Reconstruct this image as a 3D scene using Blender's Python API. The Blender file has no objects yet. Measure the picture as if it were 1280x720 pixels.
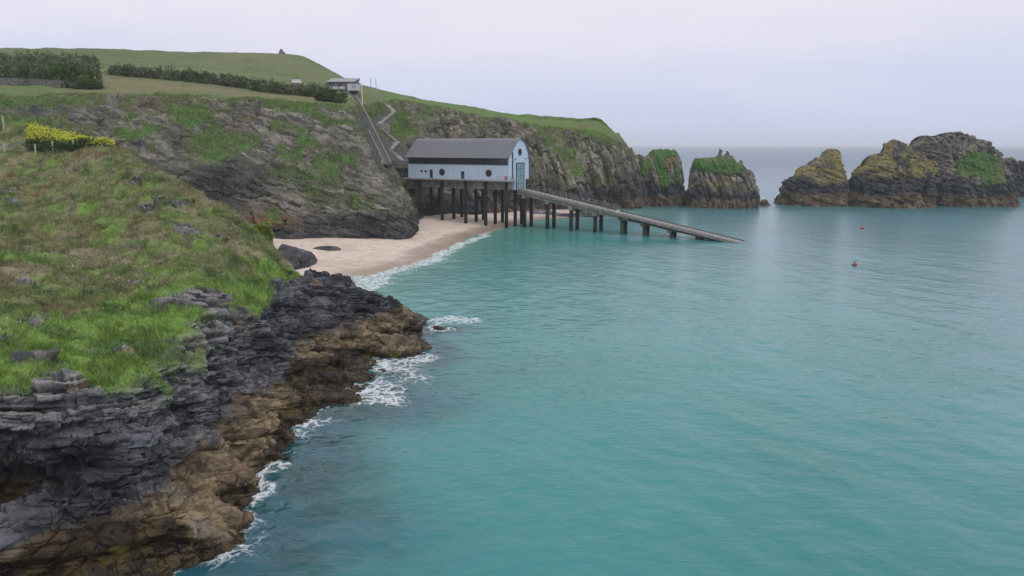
import bpy, bmesh, math, random
import numpy as np
from mathutils import Vector, Matrix
from mathutils.bvhtree import BVHTree

random.seed(7)
RNG = np.random.default_rng(7)
scene = bpy.context.scene
COL = scene.collection

# ------------------------------------------------------------------ camera
H = 20.0
F = 914.0
TH = math.radians(11.1)
CT, ST = math.cos(TH), math.sin(TH)
cam_d = bpy.data.cameras.new('camera')
cam = bpy.data.objects.new('camera', cam_d)
COL.objects.link(cam)
cam.location = (0, 0, H)
cam.rotation_euler = (math.radians(90) - TH, 0, 0)
cam_d.sensor_width = 36.0
cam_d.lens = 36.0 * F / 1280.0
cam_d.clip_start = 0.5
cam_d.clip_end = 60000
scene.camera = cam


def ray(px, py):
    a = (px - 640) / F
    b = (360 - py) / F
    return np.array([a, CT + b * ST, -ST + b * CT])


def P(px, py, Y):
    """point on the sight line of a photo pixel at distance Y north of the camera"""
    d = ray(px, py)
    return np.array([d[0], d[1], d[2]]) * (Y / d[1]) + np.array([0, 0, H])


def G(px, py, z=0.0):
    d = ray(px, py)
    return d * ((z - H) / d[2]) + np.array([0, 0, H])


def Z(px, Y, z):
    ax = Y * CT + (H - z) * ST
    return np.array([(px - 640) / F * ax, Y, z])


# ------------------------------------------------------------------ noise
def _h(ix, iy, iz, seed):
    h = (ix.astype(np.uint32) * np.uint32(374761393) + iy.astype(np.uint32) * np.uint32(668265263)
         + iz.astype(np.uint32) * np.uint32(2147483647) + np.uint32(seed * 974634777 & 0xffffffff))
    h = (h ^ (h >> np.uint32(13))) * np.uint32(1274126177)
    h = (h ^ (h >> np.uint32(16))) * np.uint32(2246822519)
    h = h ^ (h >> np.uint32(15))
    return h.astype(np.float64) / 4294967295.0


def vnoise(p, seed=0):
    f = np.floor(p)
    i = f.astype(np.int64)
    t = p - f
    t = t * t * t * (t * (t * 6 - 15) + 10)
    ix, iy, iz = i[..., 0], i[..., 1], i[..., 2]
    tx, ty, tz = t[..., 0], t[..., 1], t[..., 2]
    r = 0
    for a in (0, 1):
        for b in (0, 1):
            for c in (0, 1):
                w = (tx if a else 1 - tx) * (ty if b else 1 - ty) * (tz if c else 1 - tz)
                r = r + w * _h(ix + a, iy + b, iz + c, seed)
    return r * 2 - 1


def fbm(p, scale, octv=4, seed=0, gain=0.5):
    """about -1..1; scale = size of the largest feature in metres (number or 3)"""
    q = p / np.asarray(scale, float)
    s, a, n = 0, 1.0, 0
    for o in range(octv):
        s = s + a * vnoise(q + 17.3 * o, seed + o)
        n += a
        a *= gain
        q = q * 2.03
    return s / n * 1.6


def bedframe(n, strike=0.0):
    n = Vector(n).normalized()
    x = Vector((math.cos(strike), math.sin(strike), 0))
    x = (x - n * x.dot(n)).normalized()
    y = n.cross(x)
    return np.array([x, y, n])


def blocks(p, R, ln, th, seed, warp=0.35):
    """bedded, jointed rock: returns (random value of each block, 0..1 crack amount, layer value)"""
    q = p @ R.T
    w = np.stack([fbm(p, th * 5, 2, seed + 5), fbm(p, th * 5, 2, seed + 9), fbm(p, th * 6, 2, seed + 11)], -1)
    q = q + w * th * warp * np.array([1.5, 1.5, 1.0])
    s = q[..., 2] / th
    li = np.floor(s)
    zero = np.zeros_like(li).astype(np.int64)
    l64 = li.astype(np.int64)
    o1 = _h(l64, zero, zero, seed + 1) * 9
    o2 = _h(l64, zero, zero, seed + 2) * 9
    sx = q[..., 0] / ln * (0.7 + 0.6 * _h(l64, zero, zero, seed + 4)) + o1
    sy = q[..., 1] / ln + o2
    bx, by = np.floor(sx), np.floor(sy)
    val = _h(l64, bx.astype(np.int64), by.astype(np.int64), seed + 3)
    lay = _h(l64, zero, zero, seed + 6)
    ds = np.minimum(s - li, 1 - (s - li)) * th
    dx = np.minimum(sx - bx, 1 - (sx - bx)) * ln
    dy = np.minimum(sy - by, 1 - (sy - by)) * ln
    crack = np.maximum(np.clip(1 - ds / (th * 0.2), 0, 1), 0.45 * np.clip(1 - np.minimum(dx, dy) / (th * 0.22), 0, 1))
    return val, crack, lay


def sstep(a, b, x):
    t = np.clip((x - a) / (b - a), 0, 1)
    return t * t * (3 - 2 * t)


def mix(a, b, t):
    t = np.asarray(t)[..., None]
    return np.asarray(a) * (1 - t) + np.asarray(b) * t


# ------------------------------------------------------------------ mesh helpers
def link(name, me, parent=None):
    o = bpy.data.objects.new(name, me)
    COL.objects.link(o)
    if parent is not None:
        o.parent = parent
    return o


def tag(o, label=None, cat=None, group=None, kind=None):
    if label:
        o['label'] = label
    if cat:
        o['category'] = cat
    if group:
        o['group'] = group
    if kind:
        o['kind'] = kind
    return o


def empty(name, loc=(0, 0, 0), rz=0.0):
    o = bpy.data.objects.new(name, None)
    COL.objects.link(o)
    o.location = loc
    o.rotation_euler = (0, 0, rz)
    o.empty_display_size = 0.5
    return o


def mesh_np(name, V, Fc, mat, smooth=True, attrs=None, parent=None):
    """V (n,3); Fc (m,k) faces of one size"""
    me = bpy.data.meshes.new(name)
    V = np.ascontiguousarray(V, np.float32)
    Fc = np.ascontiguousarray(Fc, np.int32)
    m, k = Fc.shape
    me.vertices.add(len(V))
    me.vertices.foreach_set('co', V.ravel())
    me.loops.add(m * k)
    me.loops.foreach_set('vertex_index', Fc.ravel())
    me.polygons.add(m)
    me.polygons.foreach_set('loop_start', np.arange(0, m * k, k, dtype=np.int32))
    me.polygons.foreach_set('loop_total', np.full(m, k, np.int32))
    me.update(calc_edges=True)
    me.polygons.foreach_set('use_smooth', np.full(m, smooth, bool) if isinstance(smooth, bool) else np.asarray(smooth, bool))
    for an, av in (attrs or {}).items():
        av = np.asarray(av, np.float32)
        if av.ndim == 2:
            at = me.attributes.new(an, 'FLOAT_COLOR', 'POINT')
            if av.shape[1] == 3:
                av = np.concatenate([av, np.ones((len(av), 1), np.float32)], 1)
            at.data.foreach_set('color', np.ascontiguousarray(av).ravel())
        else:
            at = me.attributes.new(an, 'FLOAT', 'POINT')
            at.data.foreach_set('value', np.ascontiguousarray(av))
    me.materials.append(mat)
    return link(name, me, parent)


def gridfaces(nu, nv, flip=False, keep=None):
    idx = np.arange(nu * nv).reshape(nu, nv)
    a, b, c, d = idx[:-1, :-1], idx[1:, :-1], idx[1:, 1:], idx[:-1, 1:]
    f = np.stack([a, b, c, d] if not flip else [a, d, c, b], -1).reshape(-1, 4)
    if keep is not None:
        k = keep.ravel()
        f = f[k[f].any(1)]
    return f


def cr(ctrl, ts, tau=0.42):
    """Catmull-Rom along axis 0"""
    K = len(ctrl)
    i = np.clip(np.floor(ts).astype(int), 0, K - 2)
    t = (ts - i)[:, None, None]
    p0 = ctrl[np.maximum(i - 1, 0)]
    p1 = ctrl[i]
    p2 = ctrl[i + 1]
    p3 = ctrl[np.minimum(i + 2, K - 1)]
    m1 = (p2 - p0) * tau
    m2 = (p3 - p1) * tau
    t2, t3 = t * t, t * t * t
    return (2 * t3 - 3 * t2 + 1) * p1 + (t3 - 2 * t2 + t) * m1 + (-2 * t3 + 3 * t2) * p2 + (t3 - t2) * m2


def loft(ctrl, us, vs):
    a = cr(ctrl, us)
    b = cr(np.swapaxes(a, 0, 1), vs)
    return np.swapaxes(b, 0, 1)


def lin(ctrl, us, vs):
    K, M = ctrl.shape
    iu = np.clip(us.astype(int), 0, K - 2)
    tu = (us - iu)[:, None]
    a = ctrl[iu] * (1 - tu) + ctrl[iu + 1] * tu
    iv = np.clip(vs.astype(int), 0, M - 2)
    tv = (vs - iv)[None]
    return a[:, iv] * (1 - tv) + a[:, iv + 1] * tv


def normals(S):
    du = np.gradient(S, axis=0)
    dv = np.gradient(S, axis=1)
    n = np.cross(du, dv)
    n /= np.linalg.norm(n, axis=-1, keepdims=True) + 1e-9
    return n


def spaced(counts):
    out = []
    for i, c in enumerate(counts):
        out.append(i + np.arange(c) / c)
    out.append([len(counts)])
    return np.concatenate(out)


class MB:
    """collects solid shapes; build() links them as one mesh object"""

    def __init__(s):
        s.bm = bmesh.new()

    def box(s, c, size, M=None):
        r = bmesh.ops.create_cube(s.bm, size=1)
        T = Matrix.Translation(Vector(c)) @ Matrix.Diagonal((*size, 1))
        if M is not None:
            T = M @ T
        bmesh.ops.transform(s.bm, matrix=T, verts=r['verts'])
        return s

    def bar(s, a, b, w, h=None, up=(0, 0, 1)):
        a, b = Vector(a), Vector(b)
        h = h or w
        d = b - a
        L = d.length
        x = d.normalized()
        u = Vector(up)
        if abs(x.dot(u)) > 0.99:
            u = Vector((0, 1, 0))
        y = u.cross(x).normalized()
        z = x.cross(y)
        M = Matrix(((x.x, y.x, z.x, (a.x + b.x) / 2), (x.y, y.y, z.y, (a.y + b.y) / 2),
                    (x.z, y.z, z.z, (a.z + b.z) / 2), (0, 0, 0, 1)))
        r = bmesh.ops.create_cube(s.bm, size=1)
        bmesh.ops.transform(s.bm, matrix=M @ Matrix.Diagonal((L, w, h, 1)), verts=r['verts'])
        return s

    def cyl(s, a, b, r1, r2=None, seg=16):
        a, b = Vector(a), Vector(b)
        d = b - a
        r = bmesh.ops.create_cone(s.bm, cap_ends=True, segments=seg, radius1=r1,
                                  radius2=r1 if r2 is None else r2, depth=d.length)
        q = d.to_track_quat('Z', 'Y').to_matrix().to_4x4()
        bmesh.ops.transform(s.bm, matrix=Matrix.Translation((a + b) / 2) @ q, verts=r['verts'])
        return s

    def prism(s, pts, ext):
        """pts: planar polygon (list of 3-vectors) extruded by vector ext"""
        v0 = [s.bm.verts.new(Vector(p)) for p in pts]
        v1 = [s.bm.verts.new(Vector(p) + Vector(ext)) for p in pts]
        s.bm.faces.new(v0[::-1])
        s.bm.faces.new(v1)
        n = len(pts)
        for i in range(n):
            s.bm.faces.new((v0[i], v0[(i + 1) % n], v1[(i + 1) % n], v1[i]))
        return s

    def build(s, name, mat, parent=None, bevel=0.0, smooth=False):
        if bevel:
            bmesh.ops.bevel(s.bm, geom=s.bm.edges[:], offset=bevel, segments=1, affect='EDGES')
        bmesh.ops.recalc_face_normals(s.bm, faces=s.bm.faces[:])
        me = bpy.data.meshes.new(name)
        s.bm.to_mesh(me)
        s.bm.free()
        me.materials.append(mat)
        if smooth:
            for p in me.polygons:
                p.use_smooth = len(p.vertices) == 4
        return link(name, me, parent)


# ------------------------------------------------------------------ materials
def new_mat(name):
    m = bpy.data.materials.new(name)
    m.use_nodes = True
    nt = m.node_tree
    b = nt.nodes['Principled BSDF']
    return m, nt, b


def N(nt, typ, **kw):
    n = nt.nodes.new(typ)
    for k, v in kw.items():
        if k in n.inputs.keys() if isinstance(k, str) else False:
            n.inputs[k].default_value = v
        else:
            setattr(n, k, v)
    return n


def inp(n, **kw):
    for k, v in kw.items():
        n.inputs[k.replace('_', ' ')].default_value = v
    return n


def ramp(nt, stops, fac):
    r = nt.nodes.new('ShaderNodeValToRGB')
    e = r.color_ramp.elements
    while len(e) < len(stops):
        e.new(0.5)
    for i, (p, c) in enumerate(stops):
        e[i].position = p
        e[i].color = (*c, 1) if len(c) == 3 else c
    nt.links.new(fac, r.inputs[0])
    return r.outputs[0]


def noise_node(nt, scale, detail=4, rough=0.6, vec=None, distortion=0.0):
    n = nt.nodes.new('ShaderNodeTexNoise')
    n.inputs['Scale'].default_value = scale
    n.inputs['Detail'].default_value = detail
    n.inputs['Roughness'].default_value = rough
    n.inputs['Distortion'].default_value = distortion
    if vec is not None:
        nt.links.new(vec, n.inputs['Vector'])
    return n.outputs['Fac']


def coords(nt, scale=(1, 1, 1), rot=(0, 0, 0)):
    t = nt.nodes.new('ShaderNodeTexCoord')
    m = nt.nodes.new('ShaderNodeMapping')
    m.inputs['Scale'].default_value = scale
    m.inputs['Rotation'].default_value = rot
    nt.links.new(t.outputs['Object'], m.inputs['Vector'])
    return m.outputs['Vector']


def mul_col(nt, a, b, fac=1.0):
    m = nt.nodes.new('ShaderNodeMix')
    m.data_type = 'RGBA'
    m.blend_type = 'MULTIPLY'
    m.inputs[0].default_value = fac
    nt.links.new(a, m.inputs[6])
    nt.links.new(b, m.inputs[7])
    return m.outputs[2]


def math_n(nt, op, a, b=None, clamp=False):
    m = nt.nodes.new('ShaderNodeMath')
    m.operation = op
    m.use_clamp = clamp
    for i, v in enumerate((a, b)):
        if v is None:
            continue
        if isinstance(v, (int, float)):
            m.inputs[i].default_value = v
        else:
            nt.links.new(v, m.inputs[i])
    return m.outputs[0]


def terrain_mat(name, s1, s2, bump, bdist):
    m, nt, b = new_mat(name)
    at = nt.nodes.new('ShaderNodeAttribute')
    at.attribute_name = 'col'
    rg = nt.nodes.new('ShaderNodeAttribute')
    rg.attribute_name = 'rough'
    v = coords(nt)
    n1 = noise_node(nt, s1, 5, 0.65, v)
    n2 = noise_node(nt, s2, 4, 0.7, v)
    k1 = ramp(nt, [(0.25, (0.55, 0.55, 0.55)), (0.5, (1, 1, 1)), (0.78, (1.0, 1.0, 1.0))], n1)
    k2 = ramp(nt, [(0.25, (0.6, 0.58, 0.57)), (0.5, (0.97, 0.97, 0.97)), (0.75, (1, 1, 1))], n2)
    c = mul_col(nt, at.outputs['Color'], k1)
    c = mul_col(nt, c, k2)
    g = nt.nodes.new('ShaderNodeHueSaturation')
    g.inputs['Value'].default_value = 1.3
    nt.links.new(c, g.inputs['Color'])
    nt.links.new(g.outputs[0], b.inputs['Base Color'])
    nt.links.new(rg.outputs['Fac'], b.inputs['Roughness'])
    b.inputs['Specular IOR Level'].default_value = 0.3
    bp = nt.nodes.new('ShaderNodeBump')
    bp.inputs['Strength'].default_value = bump
    bp.inputs['Distance'].default_value = bdist
    hsum = math_n(nt, 'ADD', n1, math_n(nt, 'MULTIPLY', n2, 0.6))
    nt.links.new(hsum, bp.inputs['Height'])
    nt.links.new(bp.outputs[0], b.inputs['Normal'])
    return m


M_NEAR = terrain_mat('near_cliff', 1.7, 6.5, 0.5, 0.12)
M_FAR = terrain_mat('far_cliff', 0.45, 1.7, 0.6, 0.4)
M_STACK = terrain_mat('stack_rock', 0.45, 1.6, 0.6, 0.4)
M_BOULDER = terrain_mat('boulder_rock', 0.9, 3.2, 0.5, 0.15)


def plain(name, colr, rough=0.7, var=0.15, scale=2.0, metal=0.0, stretch=(1, 1, 1), spec=0.3, bump=0.15):
    m, nt, b = new_mat(name)
    v = coords(nt, stretch)
    n = noise_node(nt, scale, 5, 0.6, v)
    lo = tuple(max(0, c * (1 - var * 1.6)) for c in colr)
    hi = tuple(min(1, c * (1 + var)) for c in colr)
    c = ramp(nt, [(0.3, lo), (0.55, colr), (0.75, hi)], n)
    nt.links.new(c, b.inputs['Base Color'])
    b.inputs['Roughness'].default_value = rough
    b.inputs['Metallic'].default_value = metal
    b.inputs['Specular IOR Level'].default_value = spec
    bp = nt.nodes.new('ShaderNodeBump')
    bp.inputs['Strength'].default_value = bump
    bp.inputs['Distance'].default_value = 0.05
    nt.links.new(n, bp.inputs['Height'])
    nt.links.new(bp.outputs[0], b.inputs['Normal'])
    return m


def leaf_mat(name):
    m, nt, b = new_mat(name)
    at = nt.nodes.new('ShaderNodeAttribute')
    at.attribute_name = 'col'
    nt.links.new(at.outputs['Color'], b.inputs['Base Color'])
    b.inputs['Roughness'].default_value = 0.75
    b.inputs['Specular IOR Level'].default_value = 0.15
    tr = nt.nodes.new('ShaderNodeBsdfTranslucent')
    nt.links.new(at.outputs['Color'], tr.inputs['Color'])
    mx = nt.nodes.new('ShaderNodeMixShader')
    mx.inputs[0].default_value = 0.25
    nt.links.new(b.outputs[0], mx.inputs[1])
    nt.links.new(tr.outputs[0], mx.inputs[2])
    nt.links.new(mx.outputs[0], nt.nodes['Material Output'].inputs['Surface'])
    return m


M_LEAF = leaf_mat('foliage')
M_WALLBLUE = plain('pale_blue_cladding', (0.50, 0.62, 0.75), 0.6, 0.07, 1.2, stretch=(1, 1, 0.25))
M_ROOF = plain('grey_roof_sheet', (0.17, 0.177, 0.193), 0.55, 0.08, 0.8, stretch=(3, 0.3, 1))
M_CONC = plain('concrete', (0.30, 0.285, 0.26), 0.9, 0.3, 1.2, stretch=(1, 1, 0.4))
M_CONCDK = plain('weathered_concrete', (0.21, 0.195, 0.165), 0.9, 0.35, 1.0, stretch=(1, 1, 0.4))
M_CONCWET = plain('algae_concrete', (0.085, 0.085, 0.06), 0.8, 0.4, 1.2)
M_PILE = plain('black_steel_pile', (0.018, 0.018, 0.02), 0.6, 0.4, 2.0)
M_GLASS = plain('dark_glass', (0.02, 0.024, 0.03), 0.12, 0.1, 1.0, spec=0.6, bump=0.0)
M_FRAME = plain('dark_window_frame', (0.05, 0.055, 0.06), 0.5, 0.1, 3)
M_DOORTEAL = plain('teal_door', (0.22, 0.38, 0.42), 0.55, 0.12, 1.5, stretch=(1, 4, 0.5))
M_STEEL = plain('galvanised_steel', (0.32, 0.33, 0.34), 0.5, 0.15, 4, metal=0.3)
M_WHITE = plain('white_paint', (0.72, 0.72, 0.72), 0.6, 0.08, 2)
M_RUST = plain('rusty_door', (0.10, 0.055, 0.035), 0.8, 0.35, 2)
M_RED = plain('red_plastic', (0.55, 0.05, 0.07), 0.4, 0.1, 3)
M_ORANGE = plain('dull_orange_plastic', (0.30, 0.07, 0.03), 0.45, 0.2, 3)
M_TIMBER = plain('grey_timber', (0.27, 0.235, 0.20), 0.85, 0.3, 3, stretch=(1, 1, 0.3))
M_POST = plain('pale_timber', (0.42, 0.39, 0.34), 0.85, 0.2, 3)
M_SLATE = plain('slate_roof', (0.13, 0.13, 0.145), 0.7, 0.2, 2)
M_STONE = plain('stone_wall', (0.15, 0.145, 0.135), 0.9, 0.5, 2.2, bump=0.6)
M_PATH = plain('pale_concrete_path', (0.27, 0.26, 0.24), 0.9, 0.2, 1.2)


# ------------------------------------------------------------------ near headland
RA = bedframe((0.10, 0.20, 1.0), 0.9)
rowsA = []
#   r0 under water, r1 waterline, r2 weed top, r3 tan top, r4 grass edge, r5..r8 slope to the ridge, r9 back, r10 back foot
def prof(wl, weed, tan, edge, g5, g6, g7, g8, back, foot):
    w = G(*wl)
    under = w + np.array([1.8, -0.3, -2.2])
    def q(s):
        return G(*s[1:]) if s[0] == 'g' else (Z(*s[1:]) if s[0] == 'z' else P(*s))
    rowsA.append([under, w] + [q(s) for s in (weed, tan, edge, g5, g6, g7, g8, back, foot)])


g = 'g'
prof((-420, 1150), (g, -520, 1050, 1.0), (g, -640, 920, 3.4), (g, -700, 700, 8.2), (-640, 520, 26), (-560, 380, 40), (-480, 270, 62), (-420, 190, 92), (-420, 150, 130), (-420, 120, 170))
prof((-130, 870), (g, -170, 800, 1.0), (g, -220, 730, 3.4), (g, -230, 575, 8.0), (-240, 470, 33), (-250, 355, 48), (-250, 258, 70), (-240, 193, 94), (-240, 162, 125), (-240, 125, 165))
prof((70, 790), (g, 40, 728, 1.0), (g, 15, 652, 3.4), (g, 0, 508, 7.8), (-20, 440, 38), (-40, 342, 54), (-55, 254, 75), (-55, 192, 95), (-55, 160, 108), (-55, 128, 158))
prof((180, 735), (g, 150, 690, 1.0), (g, 120, 612, 3.4), (g, 105, 492, 7.4), (90, 430, 43), (75, 337, 60), (60, 252, 78), (50, 189, 94), (45, 160, 103), (40, 200, 128))
prof((265, 684), (g, 238, 648, 1.0), (g, 205, 578, 3.4), (g, 195, 470, 7.0), (175, 418, 46), (160, 330, 62), (150, 249, 78), (140, 184, 92), ('z', 150, 103, 15), ('z', 170, 118, 5))
prof((330, 604), (g, 306, 572, 1.0), (g, 282, 522, 3.2), (g, 272, 428, 6.8), (255, 375, 54), (240, 312, 66), (225, 262, 76), (210, 222, 84), ('z', 225, 95, 11), ('z', 240, 108, 3))
prof((392, 541), (g, 376, 512, 1.0), (g, 355, 465, 3.1), (g, 338, 390, 6.2), (325, 350, 66), (312, 316, 71), (300, 291, 76), (287, 266, 81), ('z', 300, 89, 8), ('z', 315, 100, 2))
prof((448, 497), (g, 418, 460, 1.0), (g, 398, 418, 2.9), (g, 368, 366, 5.9), (354, 341, 74), (347, 323, 76), (341, 311, 78), (334, 301, 80), ('z', 345, 87, 6), ('z', 360, 97, 1.0))
prof((496, 452), (g, 478, 426, 1.0), (g, 455, 396, 2.6), (g, 418, 360, 5.3), (398, 351, 78), (382, 348, 80), (372, 347, 81), (364, 346, 82), ('z', 375, 88, 3.5), ('z', 395, 95, 0.5))
prof((543, 417), (g, 524, 407, 1.0), (g, 505, 394, 2.0), (g, 478, 376, 3.5), (455, 366, 80), (437, 358, 82), (424, 354, 83), (412, 352, 84), ('z', 420, 89, 2.2), ('z', 440, 94, -0.2))
prof((556, 413), (g, 548, 407, -0.1), (g, 535, 402, 0.3), (g, 520, 394, 0.9), ('z', 500, 86, 1.1), ('z', 487, 88, 0.9), ('z', 478, 89, 0.7), ('z', 470, 90, 0.5), ('z', 465, 92, -0.2), ('z', 465, 94, -1.6))
prof((560, 411), (g, 556, 409, -1.5), (g, 552, 407, -1.5), (g, 546, 404, -1.6), ('z', 530, 87, -1.6), ('z', 520, 89, -1.7), ('z', 510, 90, -1.8), ('z', 500, 92, -2.0), ('z', 492, 94, -2.2), ('z', 488, 96, -2.4))
CA = np.array(rowsA)
usA = spaced([30, 60, 110, 110, 120, 110, 90, 90, 90, 40, 16])
vsA = spaced([14, 44, 84, 130, 60, 60, 60, 50, 26, 10])
SA = loft(CA, usA, vsA)
nA = normals(SA)
if nA[:, 300:380, 2].mean() < 0:
    nA = -nA
U = np.broadcast_to(usA[:, None], SA.shape[:2])
Vv = np.broadcast_to(vsA[None], SA.shape[:2])
# grass cover: control values per profile and row
gA = np.zeros((12, 11))
gA[:, 5:9] = 1
gA[:, 4] = 0.45
gA[:, 9] = 0.9
gA[:, 10] = 0.5
gA[4, 4] = 0.42
gA[5, 4:6] = [.28, .58]
gA[6, 4:6] = [0.2, .85]
gA[7, 4] = 0.1
gA[8, 4:11] = [0, 0.12, 0.2, 0.25, 0.3, 0.2, 0]
gA[9:, :] = 0
grA = lin(gA, usA, vsA)
nz = fbm(SA, 3.2, 5, 3)
n_big = fbm(SA, 9.0, 4, 21)
grA = grA + nz * 0.30
out = np.clip(fbm(SA, (2.2, 2.6, 1.0), 5, 77) - 0.66, 0, 1) * 4.0     # bare outcrops in the turf
grA = grA - out * sstep(4.0, 5.2, Vv)
for (px, py, Yc, r, k) in ((238, 378, 53.5, 1.6, 0.9), (262, 372, 56, 1.4, 0.9), (205, 374, 52, 1.4, .9), (235, 287, 71, 2.2, .7), (150, 302, 66, 2.0, 0.6), (320, 345, 69, 1.6, 0.8), (70, 440, 41, 1.2, .8), (35, 455, 38, 1.3, .8), (300, 280, 78, 1.5, .8), (280, 300, 74, 1.6, .6)):
    c = P(px, py, Yc)
    d = np.linalg.norm((SA - c) * np.array([1, 1, 2.0]), axis=-1)
    grA = grA - k * np.exp(-(d / r) ** 2) * (1 + nz)
GA = sstep(0.40, 0.60, grA)
rk = 1 - GA
tip = sstep(10.2, 9.2, U)
pxA = 640 + F * SA[..., 0] / (SA[..., 1] * CT + (H - SA[..., 2]) * ST)
pyA = 360 - F * ((SA[..., 2] - H) * CT + SA[..., 1] * ST) / (SA[..., 1] * CT + (H - SA[..., 2]) * ST)


def nearest_A(px, py):
    e = (pxA - px) ** 2 + (pyA - py) ** 2 + (Vv > 8.6) * 1e6
    return SA[np.unravel_index(np.argmin(e), e.shape)]


d = rk * (fbm(SA, 5.0, 3, 91) * 1.1 + fbm(SA, 2.0, 3, 93) * 0.35) * (0.3 + 0.7 * tip) * np.where(Vv > 4.6, .45, 1.0)
d = d + GA * fbm(SA, 3.6, 4, 11) * 0.50
for (px, py, rx, rz, dep) in ((20, 600, 3.2, .75, 3.6), (78, 590, 1.6, .6, 1.8), (-80, 610, 4.5, .85, 4.0), (40, 555, 3.0, .4, 1.0), (220, 510, 2.2, .45, .8), (120, 545, 2.0, .35, .8), (330, 445, 1.6, .9, .8), (420, 452, 1.4, .3, .5), (300, 560, 1.2, .3, .5)):
    c = nearest_A(px, py)
    q = (SA - c) / np.array([rx, rx, rz])
    d = d - dep * np.exp(-(np.linalg.norm(q, axis=-1)) ** 4) * rk
SA = SA + nA * d[..., None]
n2 = normals(SA)
n2 = n2 * np.sign((n2 * nA).sum(-1, keepdims=True) + 1e-9)
b1, c1, l1 = blocks(SA, RA, 2.4, 0.95, 31, 0.3)
b2, c2, l2 = blocks(SA, RA, 0.95, 0.30, 47, 0.22)
b3, c3, l3 = blocks(SA, RA, 0.42, 0.12, 59, 0.22)
patch = fbm(SA, (2.6, 2.6, 1.6), 5, 67)
jt = np.abs(fbm(SA @ bedframe((1, .35, .25), .2).T, (1.3, 6.0, 6.0), 4, 63))
jt2 = np.abs(fbm(SA @ bedframe((.3, 1, .3), .2).T, (6.0, 1.6, 6.0), 4, 64))
tanz = sstep(3.4, 2.4, SA[..., 2])
d = rk * ((b1 - 0.45) * 0.65 + (l1 - .5) * 0.40 - c1 * 0.20 + ((b2 - 0.5) * 0.32 + (l2 - .5) * .10 - c2 * 0.07) * (1 - .25 * tanz) + (b3 - 0.5) * 0.12 + (l3 - .5) * .05 - 0.30 * np.clip(1 - jt / .07, 0, 1) - 0.22 * np.clip(1 - jt2 / .06, 0, 1) + fbm(SA, .9, 4, 95) * 0.07) * (0.3 + 0.7 * tip) * np.where(Vv > 4.6, .6, 1.0)
d = d + GA * fbm(SA, 1.1, 4, 14) * 0.34
nA = n2
SA = SA + nA * d[..., None]
# colours (base colours of rock, weed, turf)
z = SA[..., 2]
slate = mix((0.020, 0.021, 0.026), (0.115, 0.117, 0.132), sstep(0.2, 1.05, 0.25 * l2 + 0.16 * b2 + 0.22 * b3 + 0.15 * l3 + 0.42 * patch + .1))
slate = mix(slate, (0.10, 0.085, 0.07), sstep(.25, .7, fbm(SA, 3.5, 4, 69)) * .4)
pale = mix(slate, (0.21, 0.205, 0.20), sstep(3.3, 4.0, Vv + 0.25 * nz) * sstep(0.3, 0.85, l3 * 0.6 + b2 * 0.5) * sstep(6.6, 4.6, U + .5 * nz))
pale = mix(pale, (0.19, 0.13, 0.055), sstep(0.62, 0.9, fbm(SA, 2.2, 3, 66)) * sstep(3.4, 4.2, Vv) * 0.8)
tanc = mix((0.085, 0.062, 0.038), (0.205, 0.155, 0.092), sstep(0.15, 0.85, 0.5 * b2 + 0.35 * b1 + 0.2 * fbm(SA, 1.2, 4, 8)))
tanc = mix(tanc, (0.15, 0.14, 0.125), sstep(0.3, 0.8, fbm(SA, 3.0, 4, 88)) * 0.5)
weed = mix((0.018, 0.012, 0.007), (0.055, 0.036, 0.014), sstep(-0.4, 0.7, fbm(SA, 0.9, 4, 18)))
weed = mix(weed, (0.10, 0.085, 0.015), sstep(0.55, 0.8, fbm(SA, 1.4, 3, 118)) * 0.7)
tanlim = lin(np.array([[3.2] * 11, [3.2] * 11, [3.1] * 11, [3.2] * 11, [2.9] * 11, [2.7] * 11, [2.6] * 11, [2.7] * 11, [2.5] * 11, [2.6] * 11, [2.6] * 11, [1.0] * 11]), usA, vsA)
tlim = tanlim + nz * 0.75 + n_big * 0.4
wlim = lin(np.array([[1.1] * 11, [1.1] * 11, [1.35] * 11, [1.3] * 11, [0.6] * 11, [0.55] * 11, [1.3] * 11, [1.75] * 11, [1.0] * 11, [0.9] * 11, [0.9] * 11, [1.0] * 11]), usA, vsA)
rock = mix(tanc, pale, sstep(-0.35, 0.35, z - tlim))
tipt = sstep(8.3, 9.2, U + .3 * nz)
rock = mix(rock, tanc * 0.9, tipt * sstep(0.2, -0.3, z - 2.8) * 0.9)
rock = mix(weed, rock, sstep(-0.25, 0.25, z - wlim - nz * 0.45 - fbm(SA, 1.0, 3, 44) * 0.35))
rock = mix(rock, (0.03, 0.03, 0.034), c2 * 0.25 * sstep(2, 4, z))
quartz = np.abs(fbm(SA @ bedframe((.15, .3, 1), .4).T, (6, 6, 2.2), 3, 71))
rock = mix(rock, (0.36, 0.35, 0.33), np.clip(1 - quartz / .012, 0, 1) * sstep(.15, .4, patch) * .8)
wb = np.zeros_like(z)
for (px, py, rad) in ((412, 490, 5.0), (440, 465, 3.4), (140, 705, 2.6), (190, 692, 1.8), (80, 715, 2.6), (520, 411, 2.4)):
    c = nearest_A(px, py)
    wb = np.maximum(wb, np.exp(-(np.linalg.norm((SA - c) * [1, 1, 1.4], axis=-1) / rad) ** 3))
rock = mix(rock, weed, sstep(.35, .6, wb + .22 * nz + .12 * b2))
gb = np.array((0.102, 0.172, 0.034))
go = np.array((0.112, 0.122, 0.052))
gs = np.array((0.175, 0.150, 0.100))
gr_ = np.array((0.125, 0.095, 0.05))
gd = np.array((0.036, 0.072, 0.022))
brt = sstep(6.0, 5.2, Vv + 0.45 * n_big + 0.3 * nz)
turf = mix(go, gb, np.clip(brt + 0.8 * sstep(0.2, 0.6, fbm(SA, 4.0, 4, 121)), 0, 1))
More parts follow.
